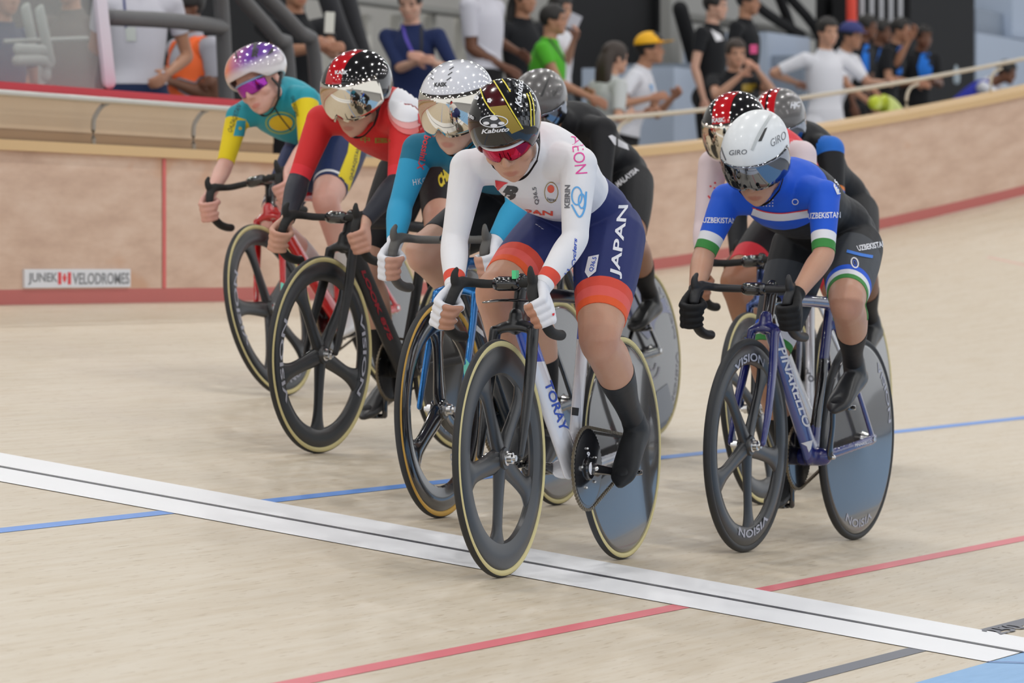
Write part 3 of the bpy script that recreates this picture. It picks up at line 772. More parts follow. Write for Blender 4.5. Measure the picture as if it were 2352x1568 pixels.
# ------------------------------------------------------------------ riders
SK_A = skin_mat('skin_fair', (208,168,146), (184,108,94)); SK_B = skin_mat('skin_light', (200,156,130), (174,102,86)); SK_C = skin_mat('skin_tan', (180,134,106), (154,90,72)); SK_D = skin_mat('skin_deep', (120,82,62), (100,58,46)); SK_P = skin_mat('skin_pale', (222,178,164), (200,118,108))
HAIR = mat('hair_black', (.012,.010,.009), rough=.5); STRAP = mat('strap_black', (.01,.01,.011), rough=.6)
def rider(key, label, bk, skin, hip=(.275,.968), sh=(.735,1.17), shw=.165, shdy=0.0, head=(.865,0,1.25), hd=(0,25,0), feet=(20,20), splay=(.25,.25), armout=.45, vox=.005, outfit=None, shw_lean=0, arm_r=1.0, leg_r=1.0, tor_r=1.0, thigh=.40, shin=.412, rise=.0, elb=None, hk=1.0, bend=1.035):
    fr = bk['fr']; R = empty('cyclist', label, 'person', fr.M); J = {}
    J['pelvis'] = (hip[0]-.005, 0, hip[1]+.065)
    J['neck'] = (sh[0]+.045, shdy, sh[1]+.035)
    J['chest'] = (sh[0]-.055, shdy*.8, sh[1]+.012)
    J['ribs'] = ((hip[0]*.42+sh[0]*.58)-.03, shdy*.5, hip[1]*.38+sh[1]*.62+.040+rise)
    J['waist'] = ((hip[0]*.70+sh[0]*.30)-.02, shdy*.2, hip[1]*.66+sh[1]*.34+.058+rise*.8)
    J['head'] = head; J['headX'] = head_axes(*hd)
    ff = {}
    for sd, s in (('L', 1), ('R', -1)):
        J['sh'+sd] = (sh[0]+.01, s*shw+shdy, sh[1]-.01+s*shw_lean)
        G, a = bk['grips'][s]; o = nrm(A([0, s, 0])-a*(a[1]*s)); f = nrm(np.cross(a, o))*(-1 if s > 0 else 1)
        if f[0] < 0: f = -f
        J['grip'+sd] = (G, a, o, f)
        wr = G+a*.058-f*.052+o*.014; J['wr'+sd] = wr
        J['el'+sd] = ik(J['sh'+sd], wr, .53*bend*np.linalg.norm(A(J['sh'+sd])-wr), .47*bend*np.linalg.norm(A(J['sh'+sd])-wr), A([-.35, s*armout, -.25])) if not (elb and elb.get(sd)) else elb[sd]
        ff[s] = foot_frame(bk['pedals'][s], feet[0 if s > 0 else 1], yaw=s*-2.0)
        J['an'+sd] = ff[s]['ankle']; J['heel'+sd] = ff[s]['heel']; J['toe'+sd] = ff[s]['toe']
        J['hip'+sd] = (hip[0], s*.088, hip[1])
        J['kn'+sd] = ik(J['hip'+sd], J['an'+sd], thigh, shin, A([1, s*splay[0 if s > 0 else 1], .35]))
    J['back'] = A([-1, 0, .0]); J['rear'] = A([-1, 0, .25])
    B = build_body(J, skin, 'body', vox=vox, arm_r=arm_r, leg_r=leg_r, tor_r=tor_r, head_k=hk)
    B['me'].name = 'body'; body = link('body', B['me'], R)
    return dict(root=R, fr=fr, J=J, B=B, body=body, feet=ff, hc=A(head), X=J['headX'], hk=hk)
def suit(P, name, mats, sleeve, leg, arm_b, leg_b, tor_b, neck_off=.0, off=.0022, extra=None, waist_cuts=()):
    """one-piece racing suit. arm_b / leg_b: [(u limit, material index)], tor_b: [(u limit, index)] from pelvis up"""
    J = P['J']; cuts = []
    for ids, bands, end in (((ARML, ARMR), arm_b, sleeve), ((LEGL, LEGR), leg_b, leg)):
        for L in ids:
            for u, _ in bands:
                p, d = limb_plane(J, L, u); cuts.append(((L,), p, d))
    nk = A(J['neck']); nd = nrm(A(J['head'])-nk); npnt = nk+nd*(.030+neck_off)
    cuts.append(((TOR, NECK, HD), npnt, nd))
    tp = [A(J[n], float) for n in ('pelvis','waist','ribs','chest','neck')]
    def tpos(u): i = min(3, int(u)); t = u-i; return tp[i]*(1-t)+tp[i+1]*t, nrm(tp[i+1]-tp[i])
    tcs = []
    for u, _ in tor_b[:-1]:
        p, d = tpos(u); cuts.append(((TOR, ARML, ARMR, LEGL, LEGR), p, d)); tcs.append((p, d))
    def band(bands, u):
        m = np.full(len(u), -1); lo = -1e9
        for lim, k in bands: m[(u >= lo) & (u < lim)] = k; lo = lim
        return m
    def fn(l, u, C):
        m = np.full(len(l), -1)
        for L in (ARML, ARMR): w = l == L; m[w] = lband(L, arm_b, C[w], u[w])
        for L in (LEGL, LEGR):
            w = l == L; m[w] = lband(L, leg_b, C[w], u[w])
            if tcs:
                p_, d_ = tcs[-1]; w2 = w & (u < .05) & ((C-p_)@d_ > 0); m[w2] = tor_b[-1][1]
        w = l == TOR; t = np.full(w.sum(), tor_b[-1][1])
        for (p, d), (_, k) in list(zip(tcs, tor_b))[::-1]: t[(C[w]-p)@d < 0] = k
        m[w] = t
        w = (l == NECK) | (l == HD) | (l == TOR); side = (C-npnt)@nd
        m[w & (side > 0)] = -1; m[((l == NECK)|(l == HD)) & (side <= 0)] = tor_b[-1][1]; m[l == HD] = -1
        if extra: m = extra(m, l, u, C)
        return m
    def lband(L, bands, C, U):
        m = np.full(len(C), -1); done = np.zeros(len(C), bool)
        for u, k in bands:
            p, d = limb_plane(J, L, u); ins = ((C-p)@d < 0) & ~done
            # beyond the joint plane test only counts for points on this limb
            m[ins] = k; done |= ins
        m[U > bands[-1][0]+.4] = -1
        return m
    return dress(P['B'], name, P['root'], mats, fn, cuts, off=off, need=(TOR,NECK,HD,ARML,ARMR,LEGL,LEGR))
def socks(P, m, u0=1.5, off=.002, mats=None, name='sock', which=(LEGL, LEGR)):
    for L, F_ in ((LEGL, FOOL), (LEGR, FOOR)):
        if L not in which: continue
        p, d = limb_plane(P['J'], L, u0)
        fn = lambda l, u, C, L=L, F_=F_, p=p, d=d: np.where(((l == L) & ((C-p)@d > 0) & (u > 1)) | (l == F_), 0, -1)
        dress(P['B'], name, P['root'], [m], fn, [((L,), p, d)], off=off, need=(L, F_))
def shoes(P, mats, high=0.0):
    return {s: make_shoe(P['feet'][s], P['root'], mats, high=high) for s in (1, -1)}
def gloves(P, mats, full=False, cuff=1.86, off=.0016, fing=.55):
    out = []
    for sd, H_, AR, s in (('L', HANL, ARML, 1), ('R', HANR, ARMR, -1)):
        p, d = limb_plane(P['J'], AR, cuff); G, a, o, f = P['J']['grip'+sd]
        fp = A(G)+f*.030-o*.0; fd = nrm(f*.75-o*.75)
        def fn(l, u, C, H_=H_, AR=AR, p=p, d=d, fp=fp, fd=fd):
            w = (l == H_) | ((l == AR) & ((C-p)@d > 0) & (u > 1.5))
            if not full: w &= ((C-fp)@fd < 0) 
            return np.where(w, 0, -1)
        cuts = [((AR, H_), p, d)]
        if not full: cuts.append(((H_,), fp, fd))
        out.append(dress(P['B'], 'glove', P['root'], mats, fn, cuts, off=off, need=(H_, AR)))
    return out
def rim_std(front=.034, side=-.035, back=-.055, w=.55):
    def f(az):
        a = abs(((az+math.pi) % (2*math.pi))-math.pi); t = min(1, max(0, (a-w)/(1.25-w))); t = t*t*(3-2*t)
        v = front*(1-t)+side*t; t2 = min(1, max(0, (a-1.7)/.9)); return v*(1-t2)+back*t2
    return f
def paint(polys, objs, mtl, parent, name='print', off=.0014, bvh=None, cut=4, label=None, maxd=.07):
    """a printed shape whose outline was read off the photograph, laid on the thing's own surface"""
    bm = bmesh.new()
    for P in polys:
        try: bm.faces.new([bm.verts.new((x, -y, 0)) for x, y in P])
        except Exception: pass
    xs = [p[0] for P in polys for p in P]; ys = [p[1] for P in polys for p in P]; x0, x1, y0, y1 = min(xs), max(xs), min(ys), max(ys)
    V, Fc, w = slice_uv(bm, cut); h = y1-y0
    return wrap(name, V*h, Fc, [(x0, y1), (x0+1, y1), (x0, y1-1)], objs, mtl, parent, off, False, bvh, label, maxd)
def ell(cx, cy, rx, ry, n=24, rot=0):
    c, s = math.cos(rad(rot)), math.sin(rad(rot))
    return [(cx+rx*math.cos(t)*c-ry*math.sin(t)*s, cy+rx*math.cos(t)*s+ry*math.sin(t)*c) for t in [2*math.pi*i/n for i in range(n)]]
def ring(cx, cy, rx, ry, w, n=28, rot=0, a0=0, a1=360):
    c, s = math.cos(rad(rot)), math.sin(rad(rot)); P = []
    f = lambda t, q: (cx+(rx-q)*math.cos(t)*c-(ry-q)*math.sin(t)*s, cy+(rx-q)*math.cos(t)*s+(ry-q)*math.sin(t)*c)
    for i in range(n):
        t0, t1 = rad(a0+(a1-a0)*i/n), rad(a0+(a1-a0)*(i+1)/n); P.append([f(t0, 0), f(t1, 0), f(t1, w), f(t0, w)])
    return P
def stroke(pts, w):
    P = []; Q = catmull([(x, y, 0) for x, y in pts], 5)[:, :2] if len(pts) > 2 else A(pts, float)
    T = np.gradient(Q, axis=0); T /= np.linalg.norm(T, axis=1)[:, None]+1e-9; N = np.stack([-T[:, 1], T[:, 0]], 1)*w/2
    for i in range(len(Q)-1): P.append([tuple(Q[i]+N[i]), tuple(Q[i+1]+N[i+1]), tuple(Q[i+1]-N[i+1]), tuple(Q[i]-N[i])])
    return P
def printer(P, objs, parent):
    b = bvh_of(objs)
    def w(s, px, m, bold=0, shear=0, name='lettering', off=.0014, sp=1.0): return word(s, px, objs, m, parent, name, bold, shear, off, b, spacing=sp)
    def p(polys, m, name='print', cut=4, off=.0018): return paint(polys, objs, m, parent, name, off, b, cut)
    return w, p
def straps(P, par, out=.0):
    X, hc, k = P['X'], P['hc'], P['hk']; mb = MB()
    for s in (-1, 1):
        for x0 in (.030, -.035):
            mb.add(*loft([hc+A(p)@X*k for p in ((x0, s*(.082+out), -.01), (.012, s*(.079+out), -.055), (.028, s*.062, -.095))], [(.0075,.002)]*3, ref=X[0], n=8, k=4))
    mb.add(*loft([hc+A(p)@X*k for p in ((.026,.064,-.092),(.045,.03,-.122),(.052,0,-.130),(.045,-.03,-.122),(.026,-.064,-.092))], [(.0075,.0025)]*5, ref=X[0], n=8, k=4))
    return mb.build('chin_strap', STRAP, par)
def glasses(P, lens, frame, half=60, top=.016, low=-.030):
    X, hc, k = P['X'], P['hc'], P['hk']
    g = MB(); pts = []
    for i in range(25):
        az = rad(-half-6+(2*half+12)*i/24); pts.append(hc+A((.108*math.cos(az), .085*math.sin(az), top+.003-.004*abs(i/12-1)))@X*k)
    g.add(*loft(pts, [(.0045,.0032)]*len(pts), ref=X[2], n=8, k=1))
    for s in (-1, 1):
        a = rad(half+6)*s; g.add(*loft([hc+A(p)@X*k for p in ((.108*math.cos(a), .085*math.sin(a), top-.001), (.01, s*.087, top-.008), (-.03, s*.083, top-.014))], [(.0045,.0025),(.004,.002),(.003,.002)], ref=X[2], n=8))
    fo = g.build('glasses_frame', frame, P['root'])
    lo = visor(hc, X, fo, lens, rx=.109, ry=.086, top=top+.001, low=low, half=half, nose=.020, sweep=.012, name='lens', thick=.0015, k=k)
    return fo, lo
def aero(P, name_m, mats, cols=None, cuts=(), vis=None, rx=.128, rb=.15, ry=.103, rz=.115, cz=.034, rim=None, tail=.02, visargs=None, th=.012, ridge=0, sup=2.15, m=26):
    X, hc, k = P['X'], P['hc'], P['hk']
    h = shell(hc, X, P['root'], 'helmet', rx, rb, ry, rz, cz, rim or rim_std(), mats, cols, tail, cuts, th=th, k=k, ridge=ridge, sup=sup, m=m)
    straps(P, h); v = None
    if vis: v = visor(hc, X, h, vis, **dict(dict(rx=rx+.006, ry=ry+.004, top=.052, low=-.040, half=82, nose=.020, sweep=.018, k=k), **(visargs or {})))
    return h, v
def want(k): return (not ONLY) or (k in ONLY)
# ================================================================== the eight riders

NAVY = cloth('suit_navy', (38,48,104)); WHT = cloth('suit_white', (234,234,238), rough=.55); ORG = cloth('hem_red_orange', (222,78,60)); ORG2 = cloth('hem_orange', (235,92,45)); ORG3 = cloth('hem_coral', (232,96,88))
BLK = cloth('suit_black', (24,25,29)); BLK2 = cloth('overshoe_black', (38,40,43), rough=.5); GRYC = cloth('suit_charcoal', (62,66,72))
GLW = cloth('glove_white', (228,229,235)); GLB = cloth('glove_black', (18,18,20)); SOCKW = cloth('sock_white', (215,212,212))
SHOEB = mat('shoe_black', (.03,.031,.033), rough=.35); SHOEW = mat('shoe_white', (.72,.73,.76), rough=.35); SOLE = mat('shoe_sole', (.03,.03,.03), rough=.6)
VIS = mat('visor_mirror', (.74,.69,.60), rough=.04, metal=1); VIS_D = mat('visor_smoke', (.22,.24,.28), rough=.05, metal=1)
GOLD = mat('gold_print', lin(150,126,40), rough=.4); YEL = mat('yellow_print', lin(222,205,60), rough=.5); PINK = mat('pink_print', lin(232,70,160), rough=.5); GREY_P = mat('grey_print', lin(110,112,118), rough=.5); BLUE_P = mat('sky_print', lin(95,170,230), rough=.5); ROYAL_P = mat('royal_print', lin(40,80,185), rough=.5); RED_P = mat('red_print', lin(225,50,60), rough=.5); ORANGE_P = mat('orange_print', lin(235,95,70), rough=.5); WHITE_C = mat('white_cloth_print', lin(235,235,240), rough=.6); GREEN_P = mat('green_print', lin(60,150,70), rough=.55)
LILAC = mat('lilac_print', lin(176,178,192), rough=.5); MAROON = mat('maroon_print', lin(70,18,24), rough=.15, coat=.6); GREYCHK = mat('grey_check_print', lin(70,72,76), rough=.2, coat=.5)
HELB = mat('helmet_black_gloss', (.010,.010,.011), rough=.12, coat=.7, spec=.4); HELR = mat('helmet_red_gloss', lin(190,20,30), rough=.12, coat=1.0); HELW = mat('helmet_white_gloss', lin(222,224,232), rough=.12, coat=1.0); HELWM = mat('helmet_white_matte', lin(225,229,232), rough=.35, coat=.2); HELG = mat('helmet_grey', lin(92,90,90), rough=.3, coat=.4)
def fcol(*rules):
    def f(x, y, z):
        for test, i in rules:
            if test(x, y, z): return i
        return 0
    return f

if want('J'):
    frJ = Frame((1152,1326), (1422,1285), lean=-1)
    FW = mat('frame_white', (.74,.75,.80), rough=.18, coat=.6); FB = mat('frame_blue', lin(40,80,190), rough=.25, coat=.5); FR_ = mat('frame_red', lin(215,45,45), rough=.3, coat=.4)
    bJ = make_bike('J', 'white track bike with blue down tube lettering, front wheel on the finish line', frJ, drive=1, crank=186, barc=(.895,0,.823), hy=.112, dy=.148,
        frame_cols=([FW, FB, FR_, CARBON], fcol((lambda x,y,z: z > .715, 3), (lambda x,y,z: (z > .60 and x > .6) or z > .66, 1), (lambda x,y,z: x < .06 and z > .36 and z < .43, 2), (lambda x,y,z: x < .02, 3))),
        fork_m=CARBON, front=('spoked', 5, 62, .08, .036), ring=.119, fork_y=(.058,.062), fork_r=(.025,.015), fine=.0035, tubes=dict(dt=(.050,.020), st=(.034,.015)))
    w_, p_ = printer(None, [bJ['frame']], bJ['root'])
    w_('TORAY', [(1249,880), (1287,992), (1266,872), (1306,985)], ROYAL_P, .02, name='frame_lettering')
    p_([[(1315,935),(1329,937),(1327,955),(1314,953)]], BLACK_P, 'frame_label')
    P = rider('J', 'cyclist in white long-sleeved jersey and navy shorts, gold-striped black helmet, leading on white bike', bJ, SK_B, hip=(.295,.962), sh=(.745,1.165), shw=.168, head=(.868,.0,1.250), hd=(10,38,8), feet=(38,10), vox=.0034, leg_r=1.06, armout=.35, splay=(.10,.1))
    sJ = suit(P, 'racing_suit', [WHT, NAVY, ORG, ORG3, ORG2], 1.98, .82, [(1.72,0),(1.88,2),(1.98,0)], [(.58,1),(.66,2),(.74,3),(.80,4)], [(.95,1),(9,0)])
    socks(P, BLK2, 1.46); shJ = shoes(P, [BLK2, SOLE], high=.02); glJ = gloves(P, [GLW], cuff=1.9)
    h, v = aero(P, 'J', [HELB, mat('helmet_rear_red', lin(196,40,45), rough=.2, coat=.8)], lambda x, y, z: 1 if x < -.012 and z < .030 else 0, cuts=(((-.012,0,0),(1,0,0)),((0,0,.030),(0,0,1))), rx=.118, rb=.135, ry=.101, rz=.108, cz=.038, tail=.012, rim=rim_std(.036, -.040, -.062))
    w_, p_ = printer(P, [h], h)
    p_([[(1106,200),(1136,192),(1163,242),(1125,246)]], MAROON); p_([[(1125,246),(1163,242),(1198,297),(1175,307)]], GOLD, off=.0018)
    p_(stroke([(1103,200),(1112,228),(1127,252),(1138,264)], 3)+stroke([(1134,186),(1150,212),(1172,250),(1200,296)], 3)+stroke([(1153,183),(1160,192),(1172,212)], 3), YEL, off=.0024)
    p_(stroke([(1209,215),(1217,240),(1219,290)], 3)+stroke([(1215,212),(1224,240),(1226,288)], 2.5), YEL, off=.002)
    for i in range(9):
        for j in range(5):
            if (i+j) % 2 == 0: p_([[(1165+j*7+i*3,190+i*11),(1171+j*7+i*3,190+i*11),(1173+j*7+i*3,200+i*11),(1167+j*7+i*3,200+i*11)]], GREYCHK, off=.001) if i < 1 else None
    chk = []
    for i in range(10):
        for j in range(4):
            if (i+j) % 2 == 0:
                x, y = 1176+j*6+i*2.2, 186+i*10; chk.append([(x,y),(x+6,y),(x+8,y+10),(x+2,y+10)])
    p_(chk, GREYCHK, 'checker', off=.0012)
    p_(ring(1135,279,32,14,2.2)+[ell(1135,272,9,4.6),ell(1118,283,7,3.6),ell(1152,283,7,3.6),ell(1135,288,8,3.6)], WHITE_P, 'emblem', off=.003, cut=4)
    w_('Kabuto', [(1107,307),(1169,301),(1107,297),(1170,291)], WHITE_P, .03, .2, off=.003)
    w_('Kabuto', [(1195,247),(1202,185),(1182,240),(1188,182)], WHITE_P, .03, .2, off=.003)
    w_('Kabuto', [(1067,262),(1090,276),(1067,250),(1091,266)], WHITE_P, .03, .2, off=.003)
    for cx, cy, r in ((1096,225,6),(1125,232,6)): p_([ell(cx+r*.55*math.cos(a), cy+r*.55*math.sin(a), r*.42, r*.42, 8) for a in (0,1.26,2.5,3.8,5)], WHITE_P, 'flower_print', off=.003, cut=3)
    LENS_J = mat('lens_magenta', lin(172,26,58), rough=.06, metal=.85); nt = LENS_J.node_tree
    glasses(P, LENS_J, mat('glasses_white', (.75,.76,.8), rough=.3))
    # prints on the suit
    w_, p_ = printer(P, [sJ], sJ)
    w_('JAPAN', [(1427,642),(1449,471),(1400,632),(1420,471)], WHITE_C, .02)
    w_('AEON', [(1311,313),(1322,400),(1335,306),(1349,398)], PINK, -.005)
    w_('KEIRIN', [(1309,478),(1310,425),(1297,478),(1298,425)], GREY_P, .04)
    p_(ring(1325,450,13,22,3.5)+ring(1336,462,9,18,3.5)+stroke([(1313,470),(1330,498),(1342,480),(1346,440)], 4), BLUE_P, 'ring_emblem')
    w_('Cyclers', [(1323,615),(1328,547),(1312,613),(1317,547)], ROYAL_P, .02, .3)
    p_([[(1297,648),(1300,622),(1304,622),(1302,648)],[(1296,626),(1320,632),(1320,637),(1296,631)],[(1302,617),(1316,619),(1316,623),(1302,621)],[(1308,622),(1311,622),(1310,640),(1307,640)]]+ring(1315,640,6,8,2.5,14), ROYAL_P, 'arm_emblem')
    p_([[(1137,413),(1168,419),(1158,424),(1141,441)]], RED_P); w_('B', [(1144,456),(1184,462),(1152,424),(1192,428)], BLACK_P, .06, .3)
    w_('Q36.5', [(1240,468),(1233,428),(1229,470),(1222,430)], GREY_P, .02)
    p_([ell(1265,433,8,9)], ORANGE_P, 'crest'); p_(ring(1266,441,16,24,1.5), GOLD, 'crest_edge'); w_('Japan', [(1256,461),(1277,464),(1256,452),(1277,455)], BLACK_P)
    w_('JAPAN', [(1168,492),(1270,498),(1168,478),(1270,484)], ORANGE_P, .03)
    p_([[(1344,625),(1352,590),(1376,585),(1369,624),(1352,638)]], WHITE_C, 'tag'); w_('Q36.5', [(1363,626),(1373,592),(1353,623),(1362,590)], ROYAL_P, .02, off=.0024)
    w_, p_ = printer(P, glJ, glJ[0])
    p_([[(1268,720),(1280,716),(1281,720),(1269,725)],[(1278,742),(1290,735),(1291,739),(1280,747)],[(1270,754),(1278,750),(1280,760),(1274,760)]], RED_P, 'glove_mark')
    w_, p_ = printer(P, [bJ['ring']], bJ['ring']); w_('9', [(1347,1050),(1354,1050),(1347,1037)], WHITE_P, .04)
    MB().add(*box((.905,.03,.848), (.012,.006,.012))).build('timing_tag', mat('tag_green', (.1,.7,.3), rough=.5), bJ['root'])
    MB().add(*loft([(.86,-.075,.772),(.875,-.03,.776),(.875,.03,.776),(.86,.075,.772)], [(.022,.004),(.026,.005),(.026,.005),(.022,.004)], ref=(1,0,0), n=12)).build('steerer_plate', CARBON_G, bJ['root'])

if want('U'):
    frU = Frame((1709,1268), (1971,1238.5), lean=1)
    FU = mat('frame_deep_blue', (.018,.024,.16), rough=.22, coat=.8); FU2 = mat('frame_violet_blue', (.05,.075,.26), rough=.25, coat=.8)
    bU = make_bike('U', 'dark blue track bike with white down tube lettering and all-black tyres, on the right', frU, drive=-1, crank=80, barc=(.93,0,.822), hy=.155, dy=.158,
        frame_cols=([FU, FU2, CARBON_G], fcol((lambda x,y,z: z > .715 and x > .74, 2), (lambda x,y,z: .38 < z < .60 and .29 < x < .40 and (x-.40)*.96+(z-.285)*.2756 > -.055 and x+z*.2756 < .52, 2), (lambda x,y,z: x > .45, 1))),
        fork_m=FU, front=('spoked', 5, 47, .062, .031), side=RUBBER, ring=.105, fork_y=(.04,.055), fork_r=(.024,.012), bar_m=mat('bar_black', (.02,.02,.022), rough=.5), tubes=dict(dt=(.042,.020)))
    w_, p_ = printer(None, [bU['frame']], bU['root'])
    w_('PINARELLO', [(1785,800),(1846,982),(1803,797),(1865,978)], WHITE_P, .02, name='frame_lettering')
    p_([[(1840,1017),(1866,1010),(1862,1030),(1857,1038),(1852,1024)]], WHITE_P, 'frame_emblem'); w_('PINARELLO', [(1963,1026),(2002,1016),(1963,1020),(2002,1010)], WHITE_P, .02, name='frame_lettering')
    w_('MEFIT', [(1898,834),(1928,834),(1898,826),(1928,826)], WHITE_P, .02, name='frame_lettering')
    w_, p_ = printer(None, [bU['fork']], bU['root'])
    p_([[(1755,785),(1766,783),(1767,805),(1757,812)]], RED_P, 'fork_flag'); p_([[(1757,812),(1767,805),(1767,835),(1758,840)]], WHITE_P, 'fork_flag'); p_([[(1758,840),(1767,835),(1766,850),(1759,864)]], GREEN_P, 'fork_flag')
    for a0 in (60, 235): arc_text('VISION', LILAC, .262, .288, a0, a0+52, .0135, 'wheel_lettering', bU['fw'])
    for a0 in (120, 245): arc_text('VISION', LILAC, .265, .292, a0, a0+50, 0.013, 'wheel_lettering', bU['rw'], prof=lambda r: disc_prof(r)+.0012)
    P = rider('U', 'cyclist in blue, white and green short-sleeved jersey with a white helmet, on dark blue bike', bU, SK_B, hip=(.305,.962), sh=(.76,1.12), shw=.165, head=(.895,-.015,1.222), hd=(8,34,3), feet=(22,18), vox=.004, leg_r=1.0, arm_r=.96, armout=.4, splay=(.30,.1), thigh=.425, shin=.375, shw_lean=.008)
    UB = cloth('suit_royal_blue', (32,92,214)); UG = cloth('suit_green', (62,140,66))
    sU = suit(P, 'racing_suit', [BLK, UB, WHT, UG, GRYC], .98, .87, [(.66,1),(.80,2),(.94,3)], [(.22,0),(.70,4),(.76,1),(.82,2),(.87,3)], [(2.82,0),(9,1)])
    socks(P, BLK, 1.50); shoes(P, [SHOEB, SOLE], high=.02); gloves(P, [GLB], full=True, cuff=1.93)
    h, v = aero(P, 'U', [HELWM], rx=.130, rb=.15, ry=.104, rz=.112, cz=.036, tail=.03, rim=rim_std(.052, -.030, -.055), vis=VIS_D, visargs=dict(top=.062, low=-.030, nose=.014, half=95, sweep=.0))
    w_, p_ = printer(P, [h], h)
    w_('GIRO', [(1675,357),(1716,354),(1675,345),(1716,343)], GREY_P, .01, .1); w_('GIRO', [(1772,338),(1806,318),(1768,322),(1803,300)], GREY_P, -.01, .1)
    p_([[(1741,325),(1756,296),(1762,293),(1749,324)]], BLACK_P, 'vent', off=.002); p_(stroke([(1727,345),(1745,305),(1772,262)], 6), mat('helmet_light_grey', lin(185,190,192), rough=.4), 'trim_line')
    p_(stroke([(1652,320),(1660,348),(1668,368)], 2.5), GREY_P, 'trim_line')
    w_, p_ = printer(P, [sU], sU)
    w_('UZBEKISTAN', [(1615,512),(1690,513),(1615,499),(1690,500)], WHITE_C, .02); w_('UZBEKISTAN', [(1856,503),(1930,500),(1856,489),(1930,486)], WHITE_C, .02)
    w_('UZBEKISTAN', [(1972,577),(2036,566),(1966,565),(2032,552)], WHITE_C, .03, .1)
    p_(stroke([(1945,577),(1975,585),(2004,590)], 7), mat('blue_cloth_print', lin(55,125,220), rough=.6), 'swoosh'); p_(ring(1963,604,9,13,3,rot=-15), WHITE_C, 'badge'); p_(ring(1963,604,4,7,2,rot=-15), ROYAL_P, 'badge')
    p_([ell(1740+7*i, 458+7*j, 1.5, 1.5, 8) for i in range(6) for j in range(3) if i+j > 1], WHITE_C, 'stars', cut=3); p_(ring(1740,465,8,9,2.2,a0=110,a1=260), WHITE_C, 'crescent', cut=3)
    p_(ring(1827,463,8,7,2), WHITE_C, 'badge', cut=3); p_(stroke([(1728,484),(1760,495),(1800,498),(1856,490)], 17), WHITE_C, 'chest_band'); p_(stroke([(1728,476),(1760,486),(1800,489),(1856,481)], 2.5), RED_P, 'piping', off=.002)
    p_([[(1916,408),(1926,425),(1930,445),(1922,447),(1914,428)]], WHITE_C, 'race_number')

if want('C'):
    frC = Frame((730,1041), (1050,1033), lean=1)
    FC = mat('frame_matte_black', (.016,.016,.017), rough=.5)
    bC = make_bike('C', 'matt black track bike with red down tube lettering, ridden by the cyclist in red', frC, drive=-1, crank=87, barc=(.885,0,.80), hy=.135, dy=.16,
        frame_cols=([FC], fcol()), fork_m=FC, front=('spoked', 5, 56, .064, .031), ring=.108, fork_y=(.045,.058), fork_r=(.026,.012), tubes=dict(dt=(.044,.020)))
    w_, p_ = printer(None, [bC['frame']], bC['root']); w_('LOOK 875', [(828,622),(893,783),(838,620),(903,779)], mat('crimson_print', lin(150,25,40), rough=.5), .05, name='frame_lettering')
    for a0 in (150, 325): arc_text('VISION', LILAC, .262, .286, a0, a0+60, .0135, 'wheel_lettering', bC['fw'])
    for a0 in (120, 245): arc_text('VISION', LILAC, .265, .292, a0, a0+50, 0.013, 'wheel_lettering', bC['rw'], prof=lambda r: disc_prof(r)+.0012)
    P = rider('C', 'cyclist in red and black long sleeves with white shoulder patch and red-black helmet', bC, SK_A, sh=(.715,1.145), shw=.165, head=(.79,.012,1.215), hd=(-4,26,0), feet=(4,18), vox=.005, armout=.4, splay=(.42,.1), shin=.385)
    CR = cloth('suit_red', (214,44,46)); CR2 = cloth('suit_red_cuff', (226,52,62)); CK = cloth('suit_dark_sleeve', (44,46,56), rough=.5)
    sC = suit(P, 'racing_suit', [CR, BLK, CR2, CK], 1.97, .80, [(.80,0),(.96,2),(1.97,3)], [(.80,1)], [(.9,1),(9,0)])
    socks(P, BLK, 1.5); shoes(P, [SHOEB, SOLE])
    kask = lambda x, y, z: 1 if -.036 < y < .030 and x > -.06 else 0
    h, v = aero(P, 'C', [HELB, HELR], kask, cuts=(((0,-.036,0),(0,1,0)),((0,.030,0),(0,1,0)),((-.06,0,0),(1,0,0))), rx=.130, rb=.15, ry=.108, rz=.122, cz=.034, tail=.02, rim=rim_std(.086,-.02,-.055,w=.75), vis=VIS, visargs=dict(top=.094, low=-.044, nose=.03, half=88, sweep=.03))
    w_, p_ = printer(P, [h], h); w_('KASK', [(770,171),(799,171),(770,162),(799,162)], WHITE_P, .04)
    w_, p_ = printer(P, [sC], sC)
    p_([ell(935,252,44,58,30,-12)], mat('pink_fade_outer', lin(232,120,118), rough=.6), 'shoulder_patch', off=.003); p_([ell(935,247,42,50,30,-12)], mat('pink_fade', lin(236,170,168), rough=.6), 'shoulder_patch', off=.0042); p_([ell(934,240,40,42,30,-12)], WHITE_C, 'shoulder_patch', off=.0054); p_([[(956,257),(976,254),(978,281),(958,283)]], RED_P, 'flag', off=.0066); p_([ell(963,263,2,2,8)], YEL, 'flag_star', cut=3, off=.0078)
    p_(stroke([(806,283),(822,288),(834,300)], 5)+stroke([(795,281),(815,286)], 4), YEL, 'chest_emblem'); w_('中', [(828,326),(850,328),(828,312),(850,313)], GOLD, .02); w_('国', [(861,328),(896,328),(861,316),(896,317)], GOLD, .02)
    p_([[(957,297),(966,300),(962,322),(955,318)],[(955,325),(962,328),(957,350),(951,344)]], YEL, 'sleeve_print')

